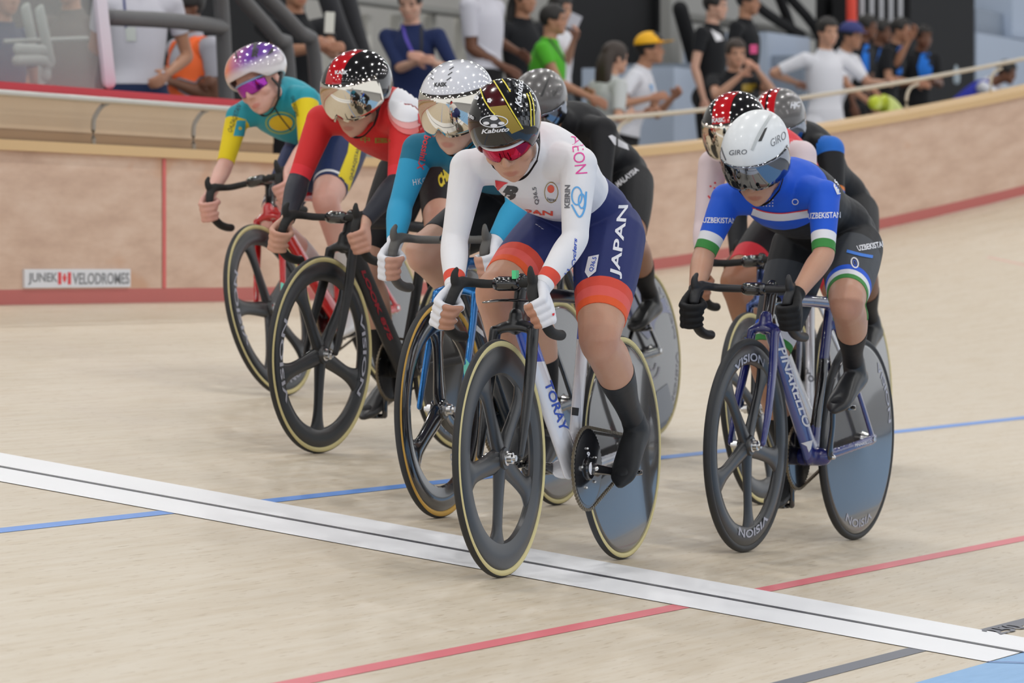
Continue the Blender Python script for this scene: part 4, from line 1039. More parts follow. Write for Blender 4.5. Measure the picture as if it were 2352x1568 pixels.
if want('H'):
    frH = Frame((1010,1189), (1275,1160), lean=0)
    FH = mat('frame_metal_blue', lin(40,120,190), rough=.25, metal=.6, coat=.6); FH2 = mat('frame_dark_petrol', (.02,.03,.045), rough=.25, coat=.6)
    bH = make_bike('H', 'track bike with metallic blue fork, grey handlebar and amber-walled tri-spoke wheel, left of white bike', frH, drive=-1, crank=-76, barc=(.87,0,.855), hy=.150, dy=.160,
        frame_cols=([FH2, FH], fcol((lambda x,y,z: z > .70 and x > .7, 1))), fork_m=FH, front=('spoked', 3, 205, .078, .040), fside=TAN_Y, ring=.108, fork_y=(.066,.070), fork_r=(.022,.010), bar_m=mat('bar_grey', lin(88,86,84), rough=.55), wheel_m=CARBON_G, tubes=dict(dt=(.036,.018)))
    w_, p_ = printer(None, [bH['fork']], bH['root']); p_([[(1046,824),(1062,812),(1078,836),(1074,868),(1052,866)]], mat('tape_mint', lin(120,215,195), rough=.6), 'mint_tape')
    arc_text('VOS', LILAC, .15, .19, 225, 250, .012, 'wheel_lettering', bH['fw'])
    w_, p_ = printer(None, [bH['frame']], bH['root']); p_([[(1092,690),(1106,712),(1112,735),(1098,715)]], ORANGE_P, 'frame_print'); p_([[(1088,740),(1108,760),(1112,775),(1090,756)]], WHITE_P, 'frame_print')
    P = rider('H', 'cyclist in blue long-sleeved jersey with white gloves and glossy white helmet, behind the leader', bH, SK_A, sh=(.745,1.145), shw=.165, head=(.842,.0,1.255), hd=(-4,22,-3), feet=(20,22), vox=.005, armout=.4, splay=(.1,.3))
    HT = cloth('suit_teal', (26,112,142)); HCY = cloth('suit_cyan', (46,156,200)); 
    sH = suit(P, 'racing_suit', [HT, BLK, HCY], 1.95, .80, [(.25,0),(1.90,2)], [(.80,1)], [(1.6,1),(9,0)])
    socks(P, BLK, 1.45); shoes(P, [SHOEB, SOLE]); glH = gloves(P, [GLW], cuff=1.72)
    h, v = aero(P, 'H', [HELW], rx=.130, rb=.15, ry=.106, rz=.118, cz=.036, tail=.02, rim=rim_std(.086,-.02,-.055,w=.75), vis=VIS, visargs=dict(top=.094, low=-.044, nose=.03, half=88, sweep=.03))
    w_, p_ = printer(P, [h], h); w_('KASK', [(998,200),(1027,199),(998,190),(1027,189)], BLACK_P, .04)
    p_([q for x, y in ((1036,158),(1033,170),(1030,182)) for q in stroke([(x-4,y+3),(x+6,y-4)], 1.8)]+[q for x, y in ((992,157),(992,169),(993,181)) for q in stroke([(x-3,y-2),(x+3,y+2)], 1.8)], BLACK_P, 'vent_slots', cut=3)
    w_, p_ = printer(P, [sH], sH)
    w_, p_ = printer(P, [sC], sC) if want('C') else (w_, p_); w_('CHINA', [(1012,434),(1048,394),(1004,408),(1040,364)], YEL, .05); w_, p_ = printer(P, [sH], sH); w_('HKG', [(949,426),(979,420),(947,412),(977,407)], WHITE_C, .0, sp=1.2)
    w_('bossini.X', [(975,310),(957,388),(990,315),(972,391)], RED_P, .02)

if want('K'):
    frK = Frame((655,909), psi=4.5, lean=-12)
    FK = mat('frame_red_gloss', lin(200,24,28), rough=.18, coat=.8)
    bK = make_bike('K', 'bright red track bike with white lettering leaning left, furthest left in the pack', frK, drive=-1, crank=-26, barc=(.885,0,.838), hy=.15, dy=.162,
        frame_cols=([FK, CARBON_G], fcol((lambda x,y,z: z > .735 and x > .76, 1))), fork_m=FK, front=('spoked', 5, 74, .062, .031), ring=.105, fork_y=(.05,.058), fork_r=(.022,.011), tubes=dict(dt=(.042,.019)))
    w_, p_ = printer(None, [bK['fork']], bK['root']); p_([[(637,645),(650,650),(657,662),(652,690),(638,680)]], mat('tape_mint', lin(120,215,195), rough=.6), 'mint_tape')
    w_, p_ = printer(None, [bK['frame']], bK['root']); w_('LOOK', [(684,588),(712,650),(692,586),(722,648)], WHITE_P, .03, name='frame_lettering')
    arc_text('VISION', LILAC, .262, .288, -30, 32, .0135, 'wheel_lettering', bK['fw']); arc_text('VISION', LILAC, .262, .288, 215, 262, .0135, 'wheel_lettering', bK['fw'])
    P = rider('K', 'cyclist in turquoise and yellow jersey with purple, orange and white helmet, furthest left', bK, SK_P, sh=(.70,1.135), shw=.155, shdy=.035, head=(.79,.045,1.225), hd=(-12,16,8), feet=(15,25), vox=.005, arm_r=.88, leg_r=.96, tor_r=.94, armout=.2, splay=(.12,.1))
    KT = cloth('suit_turquoise', (44,158,176)); KY = cloth('suit_yellow', (232,208,28)); KN = cloth('shorts_navy', (32,46,92))
    sK = suit(P, 'racing_suit', [KT, KY, KN, WHT], .95, .80, [(.10,0),(.92,1)], [(.70,2),(.73,3),(.77,2)], [(1.0,2),(9,0)])
    socks(P, SOCKW, 1.48); shoes(P, [SHOEW, SOLE])
    HK_ = mat('helmet_gradient', lin(150,90,170), rough=.15, coat=1.0); nt = HK_.node_tree; pb = nt.nodes['Principled BSDF']
    X = P['X']; hc = P['hc']
    def grad_nodes(nt, direction, origin, stops):
        tc = nt.nodes.new('ShaderNodeTexCoord'); sb_ = nt.nodes.new('ShaderNodeVectorMath'); sb_.operation = 'SUBTRACT'; sb_.inputs[1].default_value = origin
        nt.links.new(tc.outputs['Object'], sb_.inputs[0]); d = nt.nodes.new('ShaderNodeVectorMath'); d.operation = 'DOT_PRODUCT'; d.inputs[1].default_value = direction; nt.links.new(sb_.outputs[0], d.inputs[0])
        r = nt.nodes.new('ShaderNodeMapRange'); r.inputs['From Min'].default_value = stops[0][0]; r.inputs['From Max'].default_value = stops[-1][0]; nt.links.new(d.outputs['Value'], r.inputs['Value'])
        cr = nt.nodes.new('ShaderNodeValToRGB'); e = cr.color_ramp.elements; lo, hi = stops[0][0], stops[-1][0]
        e[0].position = 0; e[0].color = (*lin(*stops[0][1]), 1); e[1].position = 1; e[1].color = (*lin(*stops[-1][1]), 1)
        for p, c in stops[1:-1]: q = e.new((p-lo)/(hi-lo)); q.color = (*lin(*c), 1)
        nt.links.new(r.outputs['Result'], cr.inputs['Fac']); return cr
    c1 = grad_nodes(nt, tuple(X[1]), tuple(hc), [(-.11,(240,105,35)),(-.04,(240,130,70)),(.005,(190,115,150)),(.06,(122,75,168)),(.1,(112,70,165))])
    c2 = grad_nodes(nt, tuple(X[2]), tuple(hc), [(.02,(255,255,255)),(.06,(230,230,230)),(.09,(0,0,0)),(.16,(0,0,0))])
    mx = nt.nodes.new('ShaderNodeMix'); mx.data_type = 'RGBA'; nt.links.new(c2.outputs['Color'], mx.inputs['Factor']); nt.links.new(c1.outputs['Color'], mx.inputs['A']); mx.inputs['B'].default_value = (*lin(222,216,218), 1); nt.links.new(mx.outputs['Result'], pb.inputs['Base Color'])
    h, v = aero(P, 'K', [HK_], rx=.125, rb=.14, ry=.104, rz=.098, cz=.048, tail=.01, rim=rim_std(.045,.0,-.03), sup=2.3)
    w_, p_ = printer(P, [h], h)
    p_([[(536,107),(540,108),(547,136),(543,135)],[(577,131),(583,100),(589,97),(584,131)],[(612,97),(625,83),(628,88),(612,99)],[(613,128),(622,112),(629,108),(627,120)],[(563,70),(586,66),(590,70),(566,73)]], BLACK_P, 'vents', cut=4, off=.002)
    w_('MET', [(591,132),(597,98),(583,130),(590,95)], BLACK_P, .03, .2)
    glasses(P, mat('lens_violet', lin(165,60,170), rough=.06, metal=.85), mat('glasses_ice_blue', lin(130,160,200), rough=.3), low=-.034)
    w_, p_ = printer(P, [sK], sK)
    p_([ell(645,282,27,18)], mat('sun_yellow', lin(232,200,40), rough=.6), 'sun_print'); p_(ring(645,282,36,26,4), mat('sun_yellow_soft', lin(150,180,110), rough=.6), 'sun_ring', off=.001)
    p_(stroke([(625,235),(640,262),(668,298)], 3), BLACK_P, 'zip', off=.002); p_(stroke([(604,233),(622,243),(640,225),(645,200),(640,178)], 5), mat('collar_navy', lin(28,36,66), rough=.6), 'collar', off=.002)
    w_('QAZAQSTAN', [(532,307),(556,246),(523,300),(545,237)], BLACK_P, .0); w_('QAZAQSTAN', [(668,222),(678,268),(676,220),(688,266)], BLACK_P, .0)
    p_([[(544,277),(565,276),(560,313),(536,312)]], mat('flag_cyan', lin(50,165,190), rough=.6), 'flag'); p_([ell(551,295,4,4,10)], YEL, 'flag_sun', cut=3, off=.002)
    p_([[(805,306),(831,328),(824,370),(800,440),(775,408),(798,350)]], KY, 'side_panel', cut=8); w_('QAZAQSTAN', [(808,415),(828,338),(801,412),(818,337)], BLACK_P, .01, off=.003)
    w_('sdua', [(588,255),(618,252),(588,246),(618,243)], RED_P, .04)

if want('M'):
    frM = Frame(R=(1497,1004), psi=3.5, lean=-4.5)
    FM = mat('frame_black_gloss', (.02,.022,.03), rough=.15, coat=.8)
    bM = make_bike('M', 'black track bike with a blue-lettered rear disc wheel, half hidden behind the leading rider', frM, drive=-1, crank=128, barc=(.89,0,.83), hy=.14, dy=.16, frame_cols=([FM], fcol()), front=('spoked', 5, 40, .06, .026), vox=None) if False else make_bike('M', 'black track bike with a dark rear disc wheel, half hidden behind the leading rider', frM, drive=-1, crank=128, barc=(.89,0,.83), hy=.14, dy=.16, frame_cols=([FM], fcol()), front=('spoked', 5, 40, .06, .026))
    MB_ = mat('disc_blue', lin(38,48,120), rough=.3, coat=.6)
    me = bM['rw'].data
    arc_text('V', MB_, .09, .29, 150, 70, .013, 'disc_print', bM['rw'], prof=lambda r: disc_prof(r)+.0012)
    for a0 in (120, 180): arc_text('VISION', LILAC, .272, .294, a0, a0+50, 0.013, 'wheel_lettering', bM['rw'], prof=lambda r: disc_prof(r)+.0012)
    w_, p_ = printer(None, [bM['rw']], bM['rw']); p_([[(1440,636),(1476,644),(1500,672),(1504,700),(1502,760),(1488,780),(1440,730)]], MB_, 'disc_panel', off=.002); p_(ring(1497,836,20,36,5,a0=10,a1=150)+ring(1497,830,11,22,4,a0=10,a1=150), LILAC, 'disc_ring', off=.002); p_([[(1506,900),(1532,880),(1548,940),(1528,985),(1510,1000)]], mat('disc_slate', lin(50,62,82), rough=.3, coat=.5), 'disc_panel', off=.002)
    P = rider('M', 'cyclist all in black with a grey helmet, mostly hidden behind the leader', bM, SK_C, hip=(.27,.978), sh=(.70,1.165), shw=.165, shdy=.02, head=(.84,-.01,1.242), hd=(5,30,0), feet=(15,20), vox=.006, armout=.4)
    sM = suit(P, 'racing_suit', [BLK], 1.97, .80, [(1.95,0)], [(.80,0)], [(9,0)]); socks(P, BLK, 1.5); shoes(P, [SHOEB, SOLE]); gloves(P, [GLB], full=True)
    h, v = aero(P, 'M', [HELG], rx=.130, rb=.15, ry=.104, rz=.115, cz=.036, tail=.03, rim=rim_std(.035,-.03,-.055), vis=VIS_D, visargs=dict(top=.045, low=-.035, half=92))
    w_, p_ = printer(P, [h], h); p_([[(1240,222),(1262,172),(1266,168),(1246,222)]], BLACK_P, 'vent', off=.002); w_('GIRO', [(1270,222),(1290,206),(1267,212),(1286,196)], BLACK_P, .0)
    w_, p_ = printer(P, [sM], sM); w_('MALAYSIA', [(1420,432),(1468,392),(1412,420),(1460,384)], WHITE_C, .03, .1); p_([[(1397,313),(1405,310),(1440,332),(1444,345),(1425,338),(1410,332)]], WHITE_C, 'race_number')

if want('S'):
    frS = Frame((1752,1158), psi=1.5, lean=-5)
    FS = mat('frame_silver_white', (.55,.57,.62), rough=.18, metal=.2, coat=.8); FS2 = mat('headtube_iridescent', lin(60,80,130), rough=.12, metal=.7, coat=.8)
    bS = make_bike('S', 'silver-white track bike with pale tyre walls directly behind the dark blue bike', frS, drive=-1, crank=172, barc=(.87,0,.845), hy=.14, dy=.16, frame_cols=([FS, FS2], fcol((lambda x,y,z: z > .66 and x > .72, 1))), fork_m=FS2, front=('spoked', 5, 30, .064, .026))
    w_, p_ = printer(None, [bS['frame']], bS['root']); w_('TOKYO', [(1822,820),(1862,880),(1832,812),(1872,872)], GREY_P, .04, name='frame_lettering')
    P = rider('S', 'cyclist in white sleeves and red jersey with red-black helmet, right behind the white-helmeted rider', bS, SK_C, hip=(.27,.978), sh=(.73,1.21), shw=.165, head=(.885,-.02,1.283), hd=(0,24,0), feet=(20,15), vox=.006, armout=.3)
    SW = cloth('suit_blush_white', (226,208,212)); SR = cloth('suit_coral_red', (222,58,70))
    sS = suit(P, 'racing_suit', [SW, SR, BLK], 1.97, .80, [(1.9,0)], [(.62,2),(.80,1)], [(1.2,2),(9,1)]); socks(P, SOCKW, 1.5); shoes(P, [SHOEW, SOLE])
    h, v = aero(P, 'S', [HELB, HELR], lambda x, y, z: 1 if -.036 < y < .030 and x > -.06 else 0, cuts=(((0,-.036,0),(0,1,0)),((0,.030,0),(0,1,0)),((-.06,0,0),(1,0,0))), rx=.130, rb=.15, ry=.108, rz=.118, cz=.034, tail=.02, rim=rim_std(.086,-.02,-.055,w=.75), vis=VIS, visargs=dict(top=.094, low=-.044, nose=.03, half=88, sweep=.03))
    w_, p_ = printer(P, [h], h); w_('KASK', [(1636,282),(1664,280),(1636,272),(1664,270)], WHITE_P, .04)
    w_, p_ = printer(P, [sS], sS); p_(ring(1638,445,14,14,4,a0=20,a1=160)+[ell(1632,428,2.5,2.5,8),ell(1642,420,2.5,2.5,8),ell(1641,432,2.5,2.5,8)], RED_P, 'crescent_print', cut=3)

if want('O'):
    frO = Frame(R=(1997,1068), psi=1, lean=-4)
    FO = mat('frame_night_blue', (.015,.02,.07), rough=.2, coat=.8)
    bO = make_bike('O', 'night-blue track bike with pale-walled grey rear disc, rearmost on the right', frO, drive=-1, crank=122, barc=(.90,0,.84), hy=.14, dy=.16, frame_cols=([FO], fcol()), front=('spoked', 5, 40, .06, .026))
    arc_text('ZIPP', LILAC, .12, .2, 190, 240, .013, 'wheel_lettering', bO['rw'], prof=lambda r: disc_prof(r)+.0012)
    P = rider('O', 'cyclist in black and blue sleeves with a grey red-striped helmet, rearmost on the right', bO, SK_D, hip=(.27,.978), sh=(.73,1.215), shw=.165, head=(.80,-.015,1.295), hd=(5,24,0), feet=(20,15), vox=.006, armout=.3)
    OB = cloth('suit_bright_blue', (36,110,205)); OO = cloth('suit_orange', (225,130,60))
    sO = suit(P, 'racing_suit', [BLK, OB, OO], 1.97, .80, [(.10,1),(.66,0),(.72,2),(.98,1),(1.95,0)], [(.80,0)], [(9,0)]); socks(P, BLK, 1.5); shoes(P, [SHOEB, SOLE])
    h, v = aero(P, 'O', [HELG, HELR, HELB], lambda x, y, z: 1 if (-.046 < y < -.018 or -.008 < y < .020) else (2 if -.018 <= y <= -.008 else 0), cuts=(((0,-.046,0),(0,1,0)),((0,-.018,0),(0,1,0)),((0,-.008,0),(0,1,0)),((0,.020,0),(0,1,0))), rx=.130, rb=.15, ry=.104, rz=.115, cz=.036, tail=.03, rim=rim_std(.035,-.03,-.055), vis=VIS_D, visargs=dict(top=.045, low=-.035, half=92))
    w_, p_ = printer(P, [h], h); w_('HJC', [(1815,252),(1838,248),(1815,236),(1838,233)], WHITE_P, .05, .2)
# ================================================================== track and wall (setting)
def wood(name, a, b, c, scale, rough=.35, stretch=(14,1,1), patch=None, coat=0.0):
    m = bpy.data.materials.new(name); m.use_nodes = True; nt = m.node_tree; P_ = nt.nodes['Principled BSDF']; P_.inputs['Roughness'].default_value = rough; P_.inputs['Coat Weight'].default_value = coat
    tc = nt.nodes.new('ShaderNodeTexCoord'); mp = nt.nodes.new('ShaderNodeMapping'); mp.inputs['Scale'].default_value = stretch
    nt.links.new(tc.outputs['UV'], mp.inputs['Vector'])
    n = nt.nodes.new('ShaderNodeTexNoise'); n.inputs['Scale'].default_value = scale; n.inputs['Detail'].default_value = 7; n.inputs['Roughness'].default_value = .62
    nt.links.new(mp.outputs['Vector'], n.inputs['Vector'])
    r = nt.nodes.new('ShaderNodeValToRGB'); e = r.color_ramp.elements; e[0].position = .30; e[0].color = (*lin(*a), 1); e[1].position = .72; e[1].color = (*lin(*b), 1)
    x = e.new(.5); x.color = (*lin(*c), 1)
    nt.links.new(n.outputs['Fac'], r.inputs['Fac']); out = r.outputs['Color']
    if patch:
        n2 = nt.nodes.new('ShaderNodeTexNoise'); n2.inputs['Scale'].default_value = patch[0]; n2.inputs['Detail'].default_value = 3
        mp2 = nt.nodes.new('ShaderNodeMapping'); mp2.inputs['Scale'].default_value = patch[4] if len(patch) > 4 else (1,1,1); nt.links.new(tc.outputs['UV'], mp2.inputs['Vector']); nt.links.new(mp2.outputs['Vector'], n2.inputs['Vector'])
        r2 = nt.nodes.new('ShaderNodeValToRGB'); r2.color_ramp.elements[0].position = patch[1]; r2.color_ramp.elements[1].position = patch[2]
        nt.links.new(n2.outputs['Fac'], r2.inputs['Fac'])
        mx = nt.nodes.new('ShaderNodeMix'); mx.data_type = 'RGBA'; nt.links.new(r2.outputs['Color'], mx.inputs['Factor']); nt.links.new(out, mx.inputs['A']); mx.inputs['B'].default_value = (*lin(*patch[3]), 1); out = mx.outputs['Result']
    nt.links.new(out, P_.inputs['Base Color']); return m
def surf(name, S, T, fn, m, kind='structure', parent=None):
    """grid surface over (s, t) with UV in metres"""
    V = []; UV = []
    for s in S:
        for t in T: V.append(fn(s, t)); UV.append((s, t))
    nT = len(T); Fc = [(i*nT+j, i*nT+j+1, (i+1)*nT+j+1, (i+1)*nT+j) for i in range(len(S)-1) for j in range(nT-1)]
    me = bpy.data.meshes.new(name); me.from_pydata([tuple(v) for v in V], [], Fc)
    uv = me.uv_layers.new(name='UVMap'); idx = np.empty(len(me.loops), int); me.loops.foreach_get('vertex_index', idx); uv.data.foreach_set('uv', A(UV)[idx].ravel())
    me.materials.append(m); me.polygons.foreach_set('use_smooth', [True]*len(me.polygons))
    bm = bmesh.new(); bm.from_mesh(me); bmesh.ops.recalc_face_normals(bm, faces=bm.faces)
    if sum(f.normal.z for f in bm.faces) < 0: bmesh.ops.reverse_faces(bm, faces=bm.faces)
    bm.to_mesh(me); bm.free()
    o = link(name, me, parent); 
    if kind: o['kind'] = kind
    return o
WIDTH = 6.18
sl = list(np.linspace(-14, 9, 24))+list(np.linspace(9.6, 32, 34))
MAPLE = wood('track_maple', (202,187,163), (216,206,189), (210,198,178), 1.0, rough=.45, stretch=(1.6,30,1), patch=(1.0,.60,.68,(190,174,150),(9,90,1)))
floor = surf('floor', sl, list(np.linspace(0, WIDTH, 24)), track, MAPLE)
AZUR = wood('cote_azur_blue', (128,178,226), (142,190,236), (135,184,232), 3, rough=.5, stretch=(2,10,1))
surf('trim_1', sl, [-2.6, -1.3, 0.0], lambda s, t: track(s, 0)+A([-t, 0, 0]), AZUR)
surf('floor', [-30, 40], [-30, -2.6], lambda s, t: (-t, s, 0.0), mat('infield_grey', lin(150,152,156), rough=.6))
LB = mat('line_blue', lin(98,150,226), rough=.45); LR = mat('line_red', lin(222,112,122), rough=.45); LK = mat('line_black', lin(98,102,114), rough=.45); LW = mat('line_white', lin(246,248,252), rough=.4); LK2 = mat('line_finish_black', lin(70,72,80), rough=.45); LN = mat('line_navy', lin(52,72,160), rough=.45)
e1, e2 = .0012, .0022
surf('trim_2', sl, [2.455, 2.505], lambda s, t: track(s, t, e1), LB)
surf('trim_3', sl, [.865, .915], lambda s, t: track(s, t, e1), LR)
surf('trim_4', sl, [.175, .225], lambda s, t: track(s, t, e1), LK)
tt = list(np.linspace(0, WIDTH, 20))
surf('trim_5', [-.36, .36], tt, lambda s, t: track(s, t, e2), LW)
surf('trim_6', [-.02, .02], tt, lambda s, t: track(s, t, e2+.001), LK2)
for s0 in (-.36, 0.0): surf('trim_7', [s0-.008, s0+.008], [-1.4, -.7, 0], lambda s, t: track(s, 0)+A([-t, 0, e2+.001]), LN)
surf('trim_8', [16.9, 16.96], list(np.linspace(.4, 5.4, 12)), lambda s, t: track(s, t, e1), mat('line_faint_pink', lin(220,180,168), rough=.5))
# the outer wall: red foot strip, plywood boards, maple cap
def wallf(s, h): c, e = shift(s); return A([-WIDTH*CB+c-.0*h, s, WIDTH*SB+e+h])
PLY = wood('wall_plywood', (196,163,141), (224,197,177), (212,181,159), 1.0, rough=.5, stretch=(2.5,10,1), patch=(.9,.63,.68,(203,161,132),(1.3,2.6,1)))
HW = .715
ws = list(np.linspace(-6, 9, 16))+list(np.linspace(9.5, 32, 40))
def wall_h(s): return HW-.012*max(0, s-9)*0
STRIP = mat('wall_red_strip', lin(190,98,92), rough=.5, var=.05, vscale=3)
surf('trim_9', ws, [0, .066], lambda s, h: wallf(s, h), STRIP)
surf('wall_outer', ws, [.066, .38, HW], lambda s, h: wallf(s, h), PLY)
CAPW = wood('cap_maple', (206,168,112), (226,192,140), (216,180,126), 4, rough=.4, stretch=(4,8,1))
V = []; nS = len(ws)
for s in ws:
    for dx, dz in ((.03,-.045),(.03,.0),(-.16,.004),(-.16,-.04)): V.append(wallf(s, HW)+A([dx, 0, dz]))
Fc = [(i*4+j, i*4+(j+1) % 4, (i+1)*4+(j+1) % 4, (i+1)*4+j) for i in range(nS-1) for j in range(4)]
o = MB().add(V, Fc).build('trim_10', CAPW, smooth=False); o['kind'] = 'structure'
# ================================================================== beyond the wall: deck, stand, rails
def sp(px, py, X): return at_x(px, py, X)
def st(name, mb, m, **k): o = mb.build(name, m, **k); o['kind'] = 'structure'; return o
STEELG = mat('rail_steel', lin(190,188,182), rough=.3, metal=.5); RAILB = mat('rail_cream', lin(196,186,168), rough=.35)
PIPE = mat('pipe_grey', lin(88,88,90), rough=.55); BRK = mat('bracket_steel', lin(150,146,140), rough=.4); REDP = mat('red_pad', lin(205,50,66), rough=.6); BEIGE = wood('panel_beige', (196,172,142), (206,184,156), (201,178,149), 1.0, rough=.5, stretch=(1,3,1))
CONC = mat('stand_concrete', lin(196,194,188), rough=.8, var=.06, vscale=.6); CONC2 = mat('stand_beam', lin(160,160,156), rough=.8); DARK = mat('black_drape', lin(24,25,28), rough=.9, bump=.1, bscale=3); SEATB = mat('seat_block_blue', lin(178,192,212), rough=.6); SEATB2 = mat('seat_block_grey', lin(140,152,168), rough=.6)
DECK = 1.02
surf('floor', [-16, 60], [6.2, 30], lambda s, t: (-t-.05, s, DECK-.25 if t < 6.3 else DECK-.25), mat('deck_grey', lin(110,112,116), rough=.8))
# left: beige kick panel, red padded top and tubular rail on the wall cap
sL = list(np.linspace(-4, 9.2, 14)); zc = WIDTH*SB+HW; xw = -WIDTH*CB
surf('wall_left', sL, [.06, .225], lambda s, h: A([xw-.17-.02*h, s, zc+h]), BEIGE); surf('trim_shade', sL, [0, .06], lambda s, h: A([xw-.175, s, zc+h]), mat('recess_shade_brown', lin(158,130,100), rough=.6))  # shade along the panel's foot painted in as a brown strip
mb = MB()
for a, b in zip(sL[:-1], sL[1:]): mb.add(*box((xw-.30, (a+b)/2, zc+.245), (.11, (b-a)/2, .022)))
st('trim_11', mb, REDP, smooth=False)
t = empty('hand_rail', 'polished steel hand rail running along the beige panel behind the far-left rider', 'rail')
tube_obj('rail_tube', [(xw-.05, s, zc+.205+.0*s) for s in sL], .016, STEELG, t, k=1)
for px in (210, 440):
    r = sp(px, 318, xw-.10); s0 = r[1]
    tube_obj('rail_bracket', [(xw-.09, s0, zc-.005), (xw-.09, s0, zc+.10), (xw-.085, s0+.015, zc+.14), (xw-.065, s0+.04, zc+.18), (xw-.05, s0+.07, zc+.195)], .011, BRK, t)
t = empty('hand_rail', 'cream hand rail curving along the wooden wall cap in front of the spectators', 'rail')
rp = []
for s in np.linspace(10.2, 31, 40):
    c, e = shift(s); rp.append((xw+c-.10, s, zc+e+.175+.0015*(s-10)))
tube_obj('rail_tube', rp, .014, RAILB, t, k=1)
for s0 in (11.5, 13.6, 15.6, 17.75, 19.0, 20.6, 22.4):
    c, e = shift(s0); z0 = zc+e; x0 = xw+c-.10
    tube_obj('rail_bracket', [(x0-.03, s0, z0), (x0-.03, s0, z0+.08), (x0-.02, s0+.05, z0+.14), (x0, s0+.16, z0+.17)], .010, RAILB, t)
# the sign on the wall, the red finish line up the wall
sg = empty('sign', 'white sign with grey lettering and red maple flag, low on the wooden wall', 'sign')
WS = mat('sign_white', lin(226,229,236), rough=.5); p0, p1 = sp(57, 661, xw+.012), sp(300, 656, xw+.012); q0 = sp(54, 618, xw+.012)
sy0, sy1, sz0, sz1 = p0[1], p1[1], p0[2], q0[2]
MB().add(*box((xw+.006, (sy0+sy1)/2, (sz0+sz1)/2), (.006, (sy1-sy0)/2, (sz1-sz0)/2))).build('board', WS, sg)
Ls = sy1-sy0; hz = sz1-sz0; SGP = mat('sign_grey', lin(140,144,150), rough=.6)
flat_text('JUNEK', SGP, (xw+.0135, sy0+.03*Ls, sz0+.16*hz), (0,1,0), (0,0,1), hz*.64, 'lettering', sg, .02, width=Ls*.27)
flat_text('VELODROMES', SGP, (xw+.0135, sy0+.44*Ls, sz0+.16*hz), (0,1,0), (0,0,1), hz*.64, 'lettering', sg, .02, width=Ls*.545)
for a in (.305, .395): MB().add(*box((xw+.0130, sy0+(a+.014)*Ls, (sz0+sz1)/2), (.001, .014*Ls, hz*.33))).build('flag_bar', mat('sign_red', lin(225,70,75), rough=.6), sg)
MB().add(*prism([(-.03,-.01),(-.012,-.012),(-.014,-.03),(0,-.024),(.014,-.03),(.012,-.012),(.03,-.01),(.018,.008),(.022,.018),(.008,.014),(0,.032),(-.008,.014),(-.022,.018),(-.018,.008)], 0, .002)).build('maple_leaf', MATS['sign_red'], sg)
lf = sg.children[-1]; lf.matrix_world = frame_M((0,1,0), (1,0,0), (0,0,1), (xw+.0125, sy0+.365*Ls, (sz0+sz1)/2)); lf.scale = (.8,1,.8)
a0, a1 = sp(372, 350, xw), sp(401, 651, xw); wl = MB(); y = sp(386, 500, xw+.002)[1]
surf('trim_12', [sp(376, 420, xw)[1]-.02, sp(376, 420, xw)[1]+.02], [.066, HW-.05], lambda s, h: wallf(s, h)+A([.003, 0, 0]), mat('wall_red_line', lin(214,96,92), rough=.5))
# glass booth with white post on the far left
g = empty('glass_screen', 'clear glass screen with a leaning white post at the far left above the red pad', 'screen')
GL = mat('screen_glass', (.80,.86,.86), rough=.02, spec=.5, alpha=.16)
q0, q1 = sp(-160, 183, -6.47), sp(236, 183, -6.47); zt = sp(100, -60, -6.47)[2]
mb = MB(); mb.add(*box((-6.47, (q0[1]+q1[1])/2, (q0[2]+zt)/2), (.005, (q1[1]-q0[1])/2, (zt-q0[2])/2))); mb.build('glass_pane', GL, g)
a = sp(250, 187, -6.44); b = sp(226, -40, -6.44)
mb = MB(); mb.add(*loft([tuple(a), tuple(b)], [(.036,.036)]*2, ref=(0,1,0), n=4, k=1, sup=6)); mb.build('post', mat('post_white', lin(228,226,240), rough=.4), g)
# grey tube frame
def pipe(name, pts, r, lab, X=-7.0, m=None, cat='frame'):
    e = empty(name, lab, cat)
    for P in pts: tube_obj('tube', [tuple(sp(x, y, X)) for x, y in P], r, m or PIPE, e, k=1 if len(P) == 2 else 3)
    return e
pipe('tube_gate', [[(250,40),(400,48),(512,62)],[(500,-30),(512,62),(541,712)]], .040, 'thick grey tubular gate frame in front of the orange vest man', -6.9)
pipe('stair_rail', [[(535,-30),(560,0),(640,92),(660,130),(690,560)]], .040, 'thick grey stair rail slanting down behind the far-left cyclist', -7.05)
pipe('stair_rail', [[(590,-30),(690,75),(722,130),(750,560)]], .040, 'thick grey stair rail nearest the red-black helmet on the left', -7.1)
# stand behind
surf('wall_back', [-8, 62], [0, 9], lambda s, h: (-15.5-.0*h, s, DECK-.3+h), CONC)
def slab(px0, px1, py0, py1, X, m, name='wall_panel', dx=.15, slant=0):
    a, b = sp(px0, py1, X), sp(px1, py1, X); z0, z1 = sp((px0+px1)/2, py1, X)[2], sp((px0+px1)/2, py0, X)[2]
    V = [(X, a[1], z0), (X, b[1], z0), (X, b[1]+slant, z1), (X, a[1]+slant, z1)]; V += [(x-dx, y, z) for x, y, z in V]
    return st(name, MB().add(V, [(0,1,2,3),(7,6,5,4),(0,4,5,1),(1,5,6,2),(2,6,7,3),(3,7,4,0)]), m, smooth=False)
slab(700, 1345, 18, 30, -12.5, CONC2, 'wall_beam', .2); slab(700, 1345, -80, -60, -12.5, CONC2, 'wall_beam', .2)
for i, x in enumerate(range(770, 1340, 74)): slab(x, x+10, 34, 330, -12.7, mat('stand_rib', lin(222,220,212), rough=.7), 'wall_rib', .1, 0)
